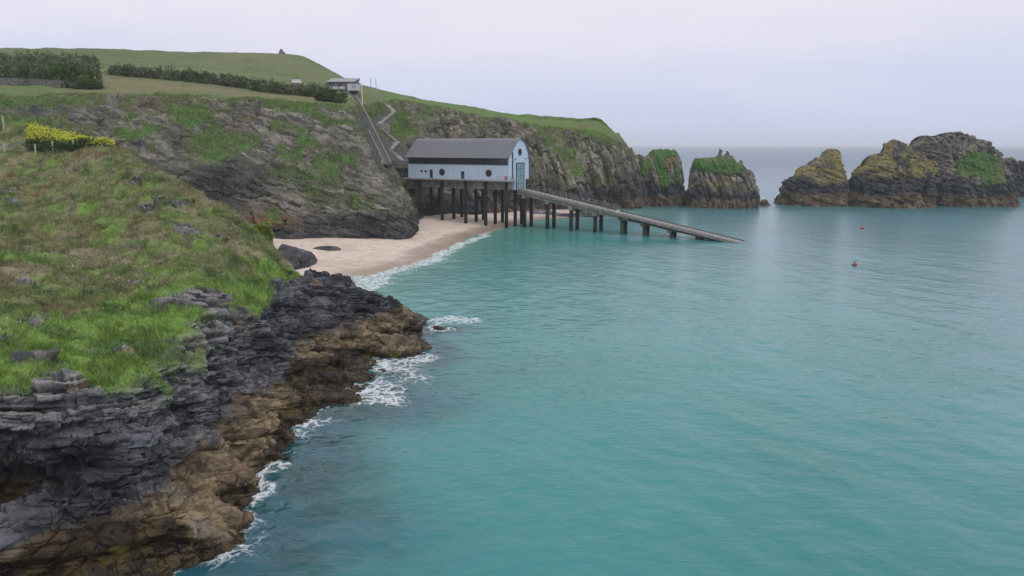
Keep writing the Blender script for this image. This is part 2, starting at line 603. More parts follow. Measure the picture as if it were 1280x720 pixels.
turf = mix(turf, gs, sstep(0.15, 0.6, fbm(SA, 3.8, 5, 131) + 0.55 * np.exp(-((Vv - 6.05) / 0.35) ** 2) - 0.25) * 0.85)
turf = mix(turf, gr_, sstep(0.3, 0.75, fbm(SA, 5.0, 4, 141) + 0.5 * sstep(7.0, 7.7, Vv) - 0.2) * 0.7)
turf = mix(turf, gd, sstep(0.25, 0.6, fbm(SA, 1.8, 5, 151)) * 0.75)
turf = mix(turf, gs * 0.9, sstep(0.1, 0.6, fbm(SA, 1.3, 5, 161)) * 0.5 * sstep(5.2, 5.9, Vv + .3 * nz))
turf = mix(turf, gb * 1.1, sstep(0.3, 0.6, fbm(SA, 1.6, 4, 171)) * 0.6)
cc = P(165, 440, 43)
turf = mix(turf, gd * 1.1, np.exp(-(np.linalg.norm(SA - cc, axis=-1) / 2.2) ** 4) * 0.9)
turf = np.clip(turf * 1.22, 0, .4)
colA = mix(rock, turf, GA)
roughA = np.where(GA > 0.5, 0.95, 0.72 - 0.3 * sstep(1.5, 0.2, z))
fA = gridfaces(*SA.shape[:2])
dv = np.cross(SA[1:, :-1] - SA[:-1, :-1], SA[:-1, 1:] - SA[:-1, :-1])
flipA = dv[:, 300:380, 2].mean() < 0
fA = gridfaces(*SA.shape[:2], flip=bool(flipA))
smA = (GA.ravel()[fA].mean(1) > 0.4)
near = mesh_np('headland', SA.reshape(-1, 3), fA, M_NEAR, smA, {'col': colA.reshape(-1, 3), 'rough': roughA.ravel()})
tag(near, kind='structure')

# turf blades on the near headland
def blades(S, mask, colr, n, hmin, hmax, w, name, seed=3, dens_pow=1.2, lean=0.5):
    rng = np.random.default_rng(seed)
    c = (S[:-1, :-1] + S[1:, 1:]) / 2
    e1 = S[1:, :-1] - S[:-1, :-1]
    e2 = S[:-1, 1:] - S[:-1, :-1]
    ar = np.linalg.norm(np.cross(e1, e2), axis=-1)
    dist = np.linalg.norm(c - np.array([0, 0, H]), axis=-1)
    inview = (np.abs(c[..., 0]) < c[..., 1] * 0.85 + 3)
    wgt = (ar * mask[:-1, :-1] * inview / dist ** dens_pow).ravel()
    pick = rng.choice(len(wgt), n, p=wgt / wgt.sum())
    i, j = np.unravel_index(pick, ar.shape)
    a, b = rng.random(n)[:, None], rng.random(n)[:, None]
    base = S[i, j] + e1[i, j] * a + e2[i, j] * b
    sc = 0.7 + 0.7 * fbm(base, 1.2, 3, seed + 5)[:, None].clip(-0.8, 1)
    hh = (hmin + (hmax - hmin) * rng.random((n, 1)) ** 1.5) * sc
    ang = rng.random((n, 1)) * 6.283
    dirv = np.concatenate([np.cos(ang), np.sin(ang), np.zeros((n, 1))], 1)
    la = rng.random((n, 1)) * 6.283
    ln_ = np.concatenate([np.cos(la), np.sin(la), np.zeros((n, 1))], 1) * lean * hh * rng.random((n, 1))
    wind = np.array([[-0.25, 0.2, 0]]) * hh
    tipp = base + np.array([[0, 0, 1.0]]) * hh + ln_ + wind
    ww = w * (0.6 + 0.8 * rng.random((n, 1)))
    V = np.stack([base - dirv * ww - [0, 0, 0.05], base + dirv * ww - [0, 0, 0.05], tipp], 1).reshape(-1, 3)
    Fc = np.arange(3 * n).reshape(n, 3)
    cl = colr[i, j] * (0.75 + 0.6 * rng.random((n, 1)))
    cl = cl * np.array([1.0, 1.0, 1.0]) + rng.random((n, 1)) ** 9 * np.array([0.26, 0.24, 0.17])
    cl = np.repeat(cl, 3, 0)
    return mesh_np(name, V, Fc, M_LEAF, False, {'col': cl})


gm = GA * sstep(0.3, 0.55, nA[..., 2]) * (Vv < 9.2)
gb_o = blades(SA, gm, turf * 1.12, 330000, 0.10, 0.36, 0.030, 'grass')
tag(gb_o, 'rough tufted grass covering the near headland', 'grass', kind='stuff')

tus = gm * sstep(.25, .55, fbm(SA, 1.1, 3, 181))
o = blades(SA, tus, turf * np.array([1.15, 1.1, 1.1]), 70000, 0.25, 0.62, 0.030, 'tussocks', 21, 1.2, .9)
tag(o, 'taller tussocks of coarse grass scattered over the near slope', 'grass', kind='stuff')
o = blades(SA, gm * sstep(.1, .5, fbm(SA, 4.0, 3, 191)), np.full(turf.shape, .42) * np.array([1.1, 1.08, .95]), 1500, 0.10, 0.22, 0.07, 'wildflowers', 23, 1.2, .3)
tag(o, 'tiny pale wildflowers dotted in the turf', 'flowers', kind='stuff')

# ------------------------------------------------------------------ far coast
RB = bedframe((0.34, 0.06, 1.0), 0.4)
rowsB, gB, tB = [], [], []


def profb(pts, gr):
    o = []
    for s in pts:
        o.append(Z(*s[1:]) if s[0] == 'z' else P(*s))
    foot = o[0] + np.array([0, -1.0, 0])
    foot[2] = -2.5
    last = o[-1] + np.array([0, 60.0, 0])
    last[2] -= 12
    rowsB.append([foot] + o + [last])
    gB.append([0] + gr + [1])


profb([(-420, 300, 118), (-430, 235, 130), (-430, 175, 148), (-430, 128, 165), (-430, 112, 182), (-430, 100, 205), (-430, 84, 260), (-430, 58, 320)], [.3, .6, .9, .9, 1, 1, 1, 1])
profb([(-170, 300, 120), (-170, 235, 132), (-170, 175, 150), (-170, 128, 166), (-170, 112, 182), (-170, 100, 205), (-170, 84, 265), (-170, 58, 325)], [.3, .6, .9, .9, 1, 1, 1, 1])
profb([(0, 300, 124), (5, 236, 135), (0, 178, 150), (0, 130, 165), (0, 113, 182), (0, 101, 205), (0, 84, 270), (0, 61, 335)], [.3, .35, .62, .62, 1, 1, 1, 1])
profb([(120, 300, 130), (140, 232, 142), (130, 172, 157), (120, 126, 171), (125, 113, 186), (125, 97, 225), (125, 80, 290), (125, 62, 355)], [.1, .2, .5, .5, 1, 1, 1, 1])
profb([(250, 298, 137), (245, 236, 147), (245, 178, 161), (245, 126, 176), (245, 117, 191), (245, 103, 240), (245, 84, 310), (245, 66, 375)], [0, 0.05, .42, .38, 1, 1, 1, 1])
profb([(340, 297, 143), (340, 258, 148), (335, 190, 162), (330, 130, 178), (330, 122, 192), (330, 113, 240), (330, 90, 312), (335, 67, 385)], [0, 0.2, .46, .34, 1, 1, 1, 1])
profb([('z', 425, 148, 1.2), (420, 262, 151), (405, 195, 164), (390, 134, 180), (388, 128, 192), (388, 119, 232), (386, 98, 305), (378, 71, 385)], [0, 0, .40, .26, 1, 1, 1, 1])
profb([('z', 480, 151, 1.2), (476, 262, 154), (442, 205, 167), (418, 138, 182), (412, 131, 192), (412, 121, 226), (414, 106, 298), (416, 90, 370)], [0, 0, .22, .2, 1, 1, 1, 1])
profb([('z', 512, 154, 1.3), (507, 262, 157), (468, 212, 171), (440, 143, 184), (432, 131, 195), (432, 121, 224), (436, 111, 282), (441, 104, 345)], [0, 0, .12, .3, 1, 1, 1, 1])
profb([('z', 520, 172, 2.2), (505, 250, 176), (476, 212, 186), (450, 146, 205), (444, 128, 218), (444, 119, 236), (448, 112, 280), (455, 109, 330)], [0, .2, .55, .7, 1, 1, 1, 1])
profb([('z', 530, 192, 2.6), (512, 240, 193), (486, 200, 202), (462, 142, 222), (456, 128, 232), (458, 119, 244), (462, 114, 280), (468, 112, 322)], [0, .3, .75, .8, 1, 1, 1, 1])
profb([('z', 560, 204, 3.0), (543, 226, 208), (518, 178, 222), (494, 132, 244), (488, 124, 252), (488, 121, 264), (488, 119, 290), (488, 118, 318)], [0, .2, .55, .75, 1, 1, 1, 1])
profb([('z', 585, 208, 3.0), (570, 228, 213), (548, 172, 226), (528, 134, 244), (524, 129, 252), (522, 127, 264), (522, 125.5, 285), (522, 125, 305)], [0, .0, .2, .3, .9, 1, 1, 1])
profb([('z', 622, 211, 2.6), (612, 230, 215), (602, 180, 224), (590, 146, 240), (584, 140, 250), (580, 137.5, 262), (579, 136, 280), (578, 135, 297)], [0, 0, .12, .34, .9, 1, 1, 1])
profb([('z', 680, 217, 1.6), (676, 236, 218), (672, 190, 225), (662, 160, 237), (656, 151, 246), (652, 148, 256), (650, 147, 268), (650, 146, 280)], [0, 0.05, .38, .52, .95, 1, 1, 1])
profb([('z', 735, 225, 0.2), (732, 238, 224), (728, 195, 230), (722, 167, 238), (720, 157, 245), (718, 153.5, 252), (718, 152, 260), (718, 151, 268)], [0, 0.05, .36, .62, .95, 1, 1, 1])
profb([('z', 770, 231, 0), (766, 240, 230), (760, 200, 234), (752, 172, 240), (750, 162, 245), (748, 155, 251), (747, 152, 257), (747, 151, 263)], [0, 0.05, .34, .56, .9, 1, 1, 1])
profb([('z', 794, 236, 0), (790, 240, 236), (786, 212, 239), (778, 186, 243), (773, 176, 247), (770, 170, 252), (768, 167, 257), (766, 165, 263)], [0, 0, .15, .4, .7, .9, .9, .9])
profb([('z', 806, 250, 0), (802, 236, 251), (797, 210, 252), (790, 192, 254), (784, 182, 257), (779, 175, 260), (776, 170, 264), (773, 168, 268)], [0, 0, .1, .3, .5, .7, .7, .7])
profb([('z', 800, 290, -1), ('z', 790, 289, 5), ('z', 782, 285, 12), ('z', 772, 280, 18), ('z', 766, 276, 21), ('z', 763, 274, 22), ('z', 762, 273, 22), ('z', 760, 272, 22)], [0, 0, 0, .2, .4, .5, .5, .5])
rowsB[-1][-1] = Z(740, 300, 10)
rowsB[-2][-1] = Z(760, 285, 14)
rowsB[-3][-1] = Z(755, 285, 16)
CB = np.array(rowsB)
usB = spaced([20, 26, 90, 90, 90, 90, 80, 70, 60, 50, 60, 60, 70, 90, 90, 70, 60, 40, 24])
vsB = spaced([10, 70, 110, 110, 40, 40, 50, 40, 10])
SB = loft(CB, usB, vsB)
nB = normals(SB)
if nB[:, 300:380, 2].mean() < 0:
    nB = -nB
UB = np.broadcast_to(usB[:, None], SB.shape[:2])
VB = np.broadcast_to(vsB[None], SB.shape[:2])
grB = lin(np.array(gB), usB, vsB)
nzB = fbm(SB, 9, 5, 203)
strk = fbm(SB, (10, 10, 22), 4, 205)
fine = fbm(SB, (3.0, 3.0, 4.5), 5, 207)
diag = fbm(SB @ bedframe((0.6, -.2, .75), .2).T, (14, 14, 3.0), 4, 209)
grB = grB + .025 * (VB > 2.2) * (UB < 8)
grB = grB + (0.26 * nzB + 0.24 * fine + 0.16 * diag) * (VB < 5.2) + 0.12 * strk * (VB < 4.6)
GB = sstep(0.36, 0.66, grB)
rkB = 1 - GB
v1, k1, y1 = blocks(SB, RB, 6.0, 1.7, 231, .5)
v2, k2, y2 = blocks(SB, RB, 2.2, 0.55, 247, .6)
# the outer headland is steeply bedded
RV = bedframe((0.95, 0.15, 0.22), 1.2)
w1, j1, x1 = blocks(SB, RV, 6.0, 2.6, 331)
w2, j2, x2 = blocks(SB, RV, 2.4, 0.9, 347)
east = sstep(11.2, 12.5, UB)
dB = (v1 - .5) * 0.9 + (y1 - .5) * 0.3 - k1 * 0.2 + (v2 - .5) * 0.55 + (y2 - .5) * 0.2 + fbm(SB, 2.2, 4, 233) * .5
dE = (w1 - .5) * 1.9 + (x1 - .5) * 1.2 - j1 * 0.6 + (w2 - .5) * 0.7
gullies = -np.clip(fbm(SB, (9, 9, 40), 3, 371) - 0.25, 0, 1) * 5.0
dd = dB * (1 - east) + (dE + gullies) * east
dd = dd + fbm(SB, 12, 5, 401) * 1.7 * (1 - .6 * np.exp(-((VB - 4.0) / .5) ** 2))
dd = dd * np.where(VB > 4.2, 0.35, 1) * rkB * sstep(0.3, 1.1, VB)
band = sstep(2.1, 1.7, VB) * sstep(8.9, 8.0, UB) * sstep(2.8, 4.4, UB)
dd = dd * (1 - 0.5 * band) + band * (0.1 + (v1 - .5) * 1.0 + fbm(SB, 4, 4, 425) * .8)
dd = dd + GB * (fbm(SB, 7, 4, 411) * 0.8 + fbm(SB, 1.8, 3, 414) * 0.25) * np.where(VB > 4.6, 0.5, 1)
edge_n = np.exp(-((VB - 4.05) / 0.35) ** 2)
dd = dd + edge_n * fbm(SB, 6, 4, 421) * 0.9
cave = P(768, 248, 231)
dd = dd - 2.5 * np.exp(-(np.linalg.norm((SB - cave) * np.array([1, .3, .6]), axis=-1) / 2.2) ** 4)
cave = P(745, 240, 229)
dd = dd - 2.0 * np.exp(-(np.linalg.norm((SB - cave) * np.array([1, .3, .35]), axis=-1) / 1.4) ** 4)
SB = SB + nB * dd[..., None]
zB = SB[..., 2]
shale = mix((0.068, 0.065, 0.058), (0.225, 0.208, 0.182), sstep(0.1, 0.9, .4 * y2 + .3 * v2 + .35 * fbm(SB, 4, 5, 431) + 0.05))
shale = mix(shale, (0.085, 0.092, 0.045), sstep(0.0, 0.5, fine * .6 + diag * .5) * .55)
shale = mix(shale, (0.115, 0.075, 0.055), sstep(0.35, 0.8, fbm(SB, 10, 4, 437)) * 0.4)
darkr = mix((0.02, 0.021, 0.024), (0.075, 0.075, 0.08), sstep(0.2, 0.9, .25 * y2 + .4 * v2 + .4 * fbm(SB, 3, 5, 441)+.1))
bandlim = lin(np.array([[1.0] * 10] * 3 + [[1.6] * 10, [1.95] * 10, [1.6] * 10, [1.75] * 10, [1.8] * 10, [1.9] * 10, [1.5] * 10] + [[1.2] * 10] * 10), usB, vsB)
rB = mix(darkr, shale, sstep(-0.15, 0.25, VB - bandlim - nzB * 0.25))
# dark outcrop half way up the left cliff
oc = P(285, 225, 151)
ocm = np.exp(-(np.linalg.norm((SB - oc) * np.array([0.62, .6, 1.0]), axis=-1) / 6.2) ** 4) * sstep(-.55, .0, nzB + .5 * fine + .35)
rB = mix(rB, darkr, ocm)
GB = GB * (1 - 0.85 * ocm)
for (px, py, Y, rx, rz) in ((372, 222, 157, 7, 2.2), (345, 210, 158, 5, 2), (262, 165, 163, 4, 4), (230, 150, 165, 3, 3), (350, 275, 147, 4, 1.6), (290, 180, 160, 3, 2.5), (160, 145, 164, 3, 2.5)):
    c = P(px, py, Y)
    q = (SB - c)
    g_ = np.exp(-(((q[..., 0]) / rx) ** 2 + ((q[..., 2] + .45 * q[..., 0]) / rz) ** 2 + (q[..., 1] / 9) ** 2)) * 0.85
    GB = np.maximum(GB, .85 * sstep(.35, .8, g_ + .35 * nzB + .4 * fine + .3 * diag))
for (px, py, rad) in ((470, 150, 3.0), (462, 165, 3.0), (488, 188, 3.0), (500, 195, 3.5), (476, 180, 2.5)):
    c = P(px, py, 214)
    e_ = np.exp(-((SB[..., 0] - c[0]) ** 2 + (SB[..., 2] - c[2]) ** 2) / rad ** 2) * (UB > 8.6) * (UB < 11.5)
    k_ = sstep(.3, .6, e_ + .3 * fine)
    rB = mix(rB, (0.065, 0.066, 0.07), k_)
    GB = GB * (1 - k_)
oc = P(45, 138, 161)
ocm = np.exp(-(np.linalg.norm((SB - oc) * np.array([0.35, .5, 1.4]), axis=-1) / 2.6) ** 4)
rB = mix(rB, darkr * 1.3, ocm)
GB = GB * (1 - ocm)
oc = P(335, 275, 145)
ocm = np.exp(-(np.linalg.norm((SB - oc) * np.array([0.4, .4, 1.4]), axis=-1) / 2.0) ** 2)
rB = mix(rB, (0.16, 0.085, 0.045), ocm * 0.9)
# outer headland: pale lichened rock above, dark below, brown tide band
lich = mix((0.075, 0.07, 0.058), (0.225, 0.205, 0.155), sstep(0.15, 0.9, .45 * w2 + .3 * x2 + .35 * fbm(SB, (3, 3, 7), 4, 451)))
lich = mix(lich, (0.13, 0.125, 0.045), sstep(0.35, 0.8, fbm(SB, 8, 4, 461)) * 0.6)
low = mix((0.022, 0.022, 0.026), (0.07, 0.065, 0.062), w2)
tide = mix((0.055, 0.042, 0.033), (0.13, 0.10, 0.08), 0.5 * w2 + 0.5 * sstep(-.5, .5, fbm(SB, 2, 3, 471)))
rE = mix(low, lich, sstep(-2.0, 2.5, zB - 8.0 - 3.5 * fbm(SB, 9, 4, 481)))
rE = mix(tide, rE, sstep(-0.6, 0.6, zB - 3.0 - 0.8 * fbm(SB, 5, 3, 491)))
rB = mix(rB, rE, east)
g1 = np.array((0.070, 0.125, 0.028))
g2 = np.array((0.098, 0.112, 0.05))
g3 = np.array((0.045, 0.075, 0.026))
tB = mix(g1, g2, sstep(-0.3, 0.5, fbm(SB, 8, 4, 501)))
tB = mix(tB, g3, sstep(0.15, 0.6, fbm(SB, 6, 4, 505)) * 0.7)
tB = mix(tB, (0.125, 0.125, 0.055), east * sstep(-.2, .4, fbm(SB, 5, 4, 506)) * .6)
tB = mix(tB, (0.070, 0.15, 0.036), sstep(0.25, 0.6, fbm(SB, (7, 7, 12), 4, 509)) * sstep(4.2, 3.6, VB) * 0.9)
inl = sstep(4.0, 4.4, VB)
strip = mix((0.085, 0.135, 0.035), (0.10, 0.125, 0.045), sstep(-.3, .3, fbm(SB, 6, 3, 513)))
field = mix((0.145, 0.132, 0.062), (0.115, 0.125, 0.055), sstep(-.3, .5, fbm(SB, (40, 12, 10), 3, 515)))
hillc = mix((0.085, 0.118, 0.042), (0.12, 0.132, 0.055), sstep(-.5, .6, fbm(SB, (60, 40, 30), 5, 517)))
hillc = mix(hillc, (0.07, 0.095, 0.032), sstep(.1, .6, fbm(SB, 18, 4, 519)) * .5)
top = mix(strip, field, sstep(4.75, 5.05, VB + 0.12 * nzB) * sstep(7.6, 6.9, UB) * sstep(2.2, 3.2, UB))
top = mix(top, hillc, sstep(5.95, 6.15, VB + 0.05 * nzB))
top = mix(top, mix(g1 * 1.2, g2, sstep(-.1, .7, fbm(SB, 10, 4, 523))), sstep(10.2, 11.2, UB))
tB = mix(tB, top, inl * sstep(2.0, 2.6, UB + inl))
colB = mix(rB, tB, GB)
roughB = np.full(zB.shape, 0.93)
dv = np.cross(SB[1:, :-1] - SB[:-1, :-1], SB[:-1, 1:] - SB[:-1, :-1])
fB = gridfaces(*SB.shape[:2], flip=bool(dv[:, 300:380, 2].mean() < 0))
smB = (GB.ravel()[fB].mean(1) > 0.5)
far = mesh_np('hills', SB.reshape(-1, 3), fB, M_FAR, smB, {'col': colB.reshape(-1, 3), 'rough': roughB.ravel()})
tag(far, kind='structure')


cosn = normals(SB)
if cosn[:, 300:380, 2].mean() < 0:
    cosn = -cosn
gmB = np.clip(GB * 0.9 + 0.10, 0, 1) * (VB > 1.2) * np.where(VB > 4.5, .35, 1.0) * np.where(VB > 6.0, 0.0, 1.0)
o = blades(SB, gmB * (VB < 4.55), mix((0.11, 0.115, 0.05), tB, GB) * 1.4, 150000, 0.2, 0.6, 0.12, 'scrub', 9, 0.6, 0.8)
tag(o, 'low scrub and coarse grass on the far cliffs', 'scrub', kind='stuff')


def bvh(S):
    s = S[::2, ::2]
    f = gridfaces(*s.shape[:2])
    return BVHTree.FromPolygons([tuple(v) for v in s.reshape(-1, 3).tolist()], f.tolist())


BV_B = bvh(SB)
BV_A = bvh(SA)


def hit(px, py, tree=None):
    d = Vector(ray(px, py)).normalized()
    for t in ([tree] if tree else [BV_A, BV_B]):
        r = t.ray_cast(Vector((0, 0, H)), d)
        if r[0] is not None:
            return r[0]
    return None


def ground(x, y, tree):
    r = tree.ray_cast(Vector((x, y, 200)), Vector((0, 0, -1)))
    return r[0].z if r[0] is not None else None


# ------------------------------------------------------------------ beach
wl_px = [(300, 395), (360, 378), (408, 366), (432, 357), (448, 347), (470, 341), (500, 334), (530, 325), (556, 314), (575, 305), (590, 297), (612, 289), (640, 281), (668, 274), (715, 271.5), (765, 269), (800, 262)]
WL = np.array([G(*p)[:2] for p in wl_px])


def seg_dist(Q, poly):
    """distance to a polyline and the side (positive = left of its direction)"""
    best = np.full(Q.shape[:-1], 1e9)
    side = np.zeros(Q.shape[:-1])
    for a, b in zip(poly[:-1], poly[1:]):
        ab = b - a
        t = np.clip(((Q - a) @ ab) / (ab @ ab), 0, 1)
        c = a + t[..., None] * ab
        dd = np.linalg.norm(Q - c, axis=-1)
        cr_ = ab[0] * (Q[..., 1] - a[1]) - ab[1] * (Q[..., 0] - a[0])
        m = dd < best
        best = np.where(m, dd, best)
        side = np.where(m, np.sign(cr_), side)
    return best, side


gx, gy = np.meshgrid(np.linspace(-110, 60, 500), np.linspace(80, 262, 540), indexing='ij')
Q = np.stack([gx, gy], -1)
dist, side = seg_dist(Q, WL)
sd = dist * side
zs = np.where(sd > 0, 0.055 * sd, 0.09 * sd).clip(-3.5, 3.0)
q3 = np.stack([gx, gy, gx * 0], -1)
zs = zs - 1.6 * sstep(16, 24, gx)
zs = zs + fbm(q3, 9, 3, 601) * 0.10 + fbm(q3, 1.2, 3, 603) * 0.03
sand = mix((0.515, 0.43, 0.365), (0.455, 0.375, 0.315), sstep(-.4, .6, fbm(q3, 8, 4, 605)))
sand = mix(sand, (0.29, 0.215, 0.165), sstep(0.36, 0.10, zs + 0.06 * fbm(q3, 5, 3, 607)))
east_sand = sstep(-2, 6, gx)
sand = mix(sand, (0.36, 0.30, 0.26), east_sand * sstep(0.0, 0.5, fbm(q3, 4, 4, 611)) * 0.8)
rs = np.where(zs < 0.3, 0.35, 0.9)
M_SAND = terrain_mat('sand', 0.8, 5.0, 0.2, 0.04)
bea = mesh_np('beach', np.stack([gx, gy, zs], -1).reshape(-1, 3), gridfaces(500, 540), M_SAND, True, {'col': sand.reshape(-1, 3), 'rough': rs.ravel()})
tag(bea, kind='structure')

# ------------------------------------------------------------------ sea
fa = np.linspace(-43, 43, 1000)
aa = np.radians(np.concatenate([np.linspace(-88, -43.5, 24), fa, np.linspace(43.5, 88, 24)]))
rr = np.concatenate([np.geomspace(9, 270, 780), np.geomspace(273, 24000, 130)])
A2, R2 = np.meshgrid(aa, rr, indexing='ij')
sx, sy = np.sin(A2) * R2, np.cos(A2) * R2
q2 = np.stack([sx, sy], -1)
q3 = np.stack([sx, sy, sx * 0], -1)
wl_ = []
for i in range(0, SA.shape[0], 4):
    zz_ = SA[i, :, 2]
    up = np.where((zz_[:-1] < 0.05) & (zz_[1:] >= 0.05))[0]
    up = up[up < 260]
    if len(up):
        wl_.append(SA[i, up[0], :2])
WA = np.array(wl_)
dA, _ = seg_dist(q2, WA)
dBch, sBch = seg_dist(q2, WL)
ampf = sstep(230, 60, R2)
shel = 0.5 + 0.5 * sstep(6, 40, np.minimum(dA, dBch))
wz = np.zeros_like(sx)
for (wlen, ang, amp, ph) in ((9.5, 205, .07, 0), (6.1, 222, .05, 1.3), (4.2, 190, .035, 2.1), (2.9, 215, .025, .5), (2.1, 240, .018, 4.0), (13, 198, .07, 2.0)):
    k = 2 * math.pi / wlen
    an = math.radians(ang)
    ph_ = k * (sx * math.cos(an) + sy * math.sin(an)) + ph + 2.2 * fbm(q3, wlen * 3.0, 2, int(ang))
    w = np.sin(ph_)
    wz += amp * (w - 0.25 * np.cos(2 * ph_))
wz = 0.36 * wz * ampf * shel + ampf * 0.05 * fbm(q3, 2.2, 3, 701)
# foam: edge of the beach, foot of the rocks, washes off the points
nf = fbm(q3, 6, 4, 711)
nf2 = fbm(q3, 2.5, 3, 713)
sdB = dBch * sBch
foam = 1.05 * np.exp(-((-sdB - 0.6 + 1.2 * nf) / 1.5) ** 2) * (sy < 195) * (0.5 + 0.5 * sstep(190, 150, sy))
foam += 0.50 * np.exp(-((-sdB - 2.8 + 2.0 * nf) / 4.0) ** 2) * sstep(150, 128, sy)
foam += 0.85 * np.exp(-((dA) / (0.6 + 0.9 * np.clip(nf2 + 0.3, 0, 1))) ** 2) * sstep(-.35, .3, nf) * sstep(22, 30, sy) * (sy < 90)
foam += 0.42 * np.exp(-((dA) / (2.4 + 1.4 * nf)) ** 2) * sstep(-.3, .4, fbm(q3, 5, 3, 715)) * sstep(22, 30, sy) * (sy < 90)
shade = np.zeros_like(sx)


def blob(px, py, rx, ry, amp, tgt):
    c = G(px, py)
    tgt += amp * np.exp(-((((sx - c[0] + 1.2 * rx * .5 * nf2) / rx) ** 2 + ((sy - c[1] + .6 * ry * nf) / ry) ** 2)) ** 1.0)


for b in ((565, 402, 4.2, 3.4, .62), (505, 450, 4.0, 5.0, .34), (495, 482, 4.4, 4.0, .34), (560, 401, 2.4, 2.0, .5), (590, 403, 1.5, 2.2, .45), (548, 412, 1.8, 1.5, .7), (505, 440, 1.6, 2.0, .40), (532, 447, 1.6, 1.6, .40), (498, 464, 1.6, 1.6, .42), (524, 474, 1.4, 1.6, .35), (470, 490, 2.2, 1.6, .85), (455, 500, 1.8, 1.2, .8), (490, 502, 2.0, 1.6, .5),
          (405, 530, 1.8, 1.3, .8), (385, 545, 1.0, 1.0, .6), (318, 612, 1.0, .9, .85), (308, 620, .9, .8, .5), (345, 585, .9, 1.0, .35), (258, 683, .7, .5, .7), (290, 650, .8, .8, .35), (340, 620, 1.2, 1.2, .22), (300, 670, 1.6, 1.6, .25), (470, 352, 2.5, 4, .6), (450, 362, 2.5, 3, .6), (440, 352, 3, 4, .6)):
    blob(*b, foam)
# small breaks at the foot of stacks and headland
for b in ((952, 247, 3, 14, .75), (768, 259, 2, 2, .6), (1000, 259, 2.5, 2, .55), (1075, 259, 2.5, 1.5, .5), (1035, 258, 3, 1.5, .35), (1245, 262, 2.2, 1.6, .6), (1110, 260, 4, 1.2, .35), (725, 273, 4, 1.2, .5), (690, 274, 2.5, 1.2, .4), (820, 259, 2, 1.5, .4), (905, 263, 3, 1.2, .4), (965, 257, 2, 3, .5)):
    blob(*b, foam)
foam = np.clip(foam, 0, .78)
wz = wz + .16 * foam * (R2 < 130) * np.clip(.4 + fbm(q3, 1.3, 3, 745), 0, 1.2)
# water colour: turquoise over sand, darker over submerged rock and weed and for painted reflections
shal = np.exp(-np.clip(-sdB, 0, None) / 9.0) * (sy > 85)
sky_refl = sstep(70, 420, R2)
cw = mix((0.036, 0.215, 0.213), (0.085, 0.205, 0.250), np.clip(sky_refl + .6 * sstep(0, 80, sx + .15 * sy - 10 + 14 * nf), 0, 1))  # sky reflection painted in as a bluer tint, outward and to the right
cw = mix(cw, (0.010, 0.22, 0.19), np.exp(-((sx + 5) / 26) ** 2 - ((sy - 165) / 32) ** 2) * 0.85)
cw = mix(cw, (0.22, 0.36, 0.30), shal * 0.75)
reef_refl = np.exp(-(np.clip(dA, 0, None) / (np.interp(sy, [30, 45, 60, 80], [8.5, 7.0, 5.5, 3.0]) * (1 + .45 * nf))) ** 2.2) * sstep(92, 78, sy)
cw = mix(cw, mix((0.010, 0.045, 0.055), (0.018, 0.085, 0.125), sstep(-.5, .5, nf2)), np.clip(reef_refl * 1.0, 0, 0.88))  # dark submerged rock and the rocks' reflection, both mixed into the colour
wz = wz + reef_refl * (R2 < 120) * (0.10 * np.abs(fbm(q3, (2.2, 1.4, 1), 4, 741)) + .05 * fbm(q3, 4, 3, 743))
for (px, py, rx, ry, amp) in ((610, 466, 2.6, .8, .45), (655, 466, 1.8, .6, .3), (580, 470, 2, 1, .25), (320, 690, 3, 4, .4), (400, 570, 3.0, 3, .3), (540, 500, 5, 5, .22), (470, 530, 5, 4, .3)):
    t = np.zeros_like(sx)
    blob(px, py, rx, ry, amp, t)
    cw = mix(cw, (0.012, 0.075, 0.10), np.clip(t * (1 + .8 * nf2), 0, 1))
head = np.exp(-((sy - 236) / 13) ** 2) * sstep(-5, 15, sx)
cw = mix(cw, (0.012, 0.11, 0.10), 0.5 * head)  # dark green reflection of the cliffs put into the water colour
cw = cw * (1 + 0.10 * fbm(q3, 22, 4, 731) + 0.05 * nf)[..., None]

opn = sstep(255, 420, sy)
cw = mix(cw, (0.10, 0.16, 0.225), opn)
chop = 0.10 + 0.16 * sstep(50, 260, R2) + 0.14 * sstep(260, 900, R2)
m, nt, b = new_mat('sea_water')
at = nt.nodes.new('ShaderNodeAttribute'); at.attribute_name = 'col'
fo = nt.nodes.new('ShaderNodeAttribute'); fo.attribute_name = 'foam'
v = coords(nt)
# lace of foam
dn = nt.nodes.new('ShaderNodeTexNoise'); dn.inputs['Scale'].default_value = 0.9; dn.inputs['Detail'].default_value = 4
nt.links.new(v, dn.inputs['Vector'])
vm = nt.nodes.new('ShaderNodeVectorMath'); vm.operation = 'MULTIPLY_ADD'
nt.links.new(dn.outputs['Color'], vm.inputs[0]); vm.inputs[1].default_value = (1.6, 1.6, 0); nt.links.new(v, vm.inputs[2])
vo = nt.nodes.new('ShaderNodeTexVoronoi'); vo.feature = 'DISTANCE_TO_EDGE'; vo.inputs['Scale'].default_value = 1.1
nt.links.new(vm.outputs[0], vo.inputs['Vector'])
vo2 = nt.nodes.new('ShaderNodeTexVoronoi'); vo2.feature = 'DISTANCE_TO_EDGE'; vo2.inputs['Scale'].default_value = 2.9
nt.links.new(vm.outputs[0], vo2.inputs['Vector'])
l1_ = math_n(nt, 'SUBTRACT', 1.0, math_n(nt, 'MULTIPLY', vo.outputs['Distance'], 4.2), True)
l2_ = math_n(nt, 'SUBTRACT', 1.0, math_n(nt, 'MULTIPLY', vo2.outputs['Distance'], 4.2), True)
fn = noise_node(nt, 2.2, 6, 0.7, v)
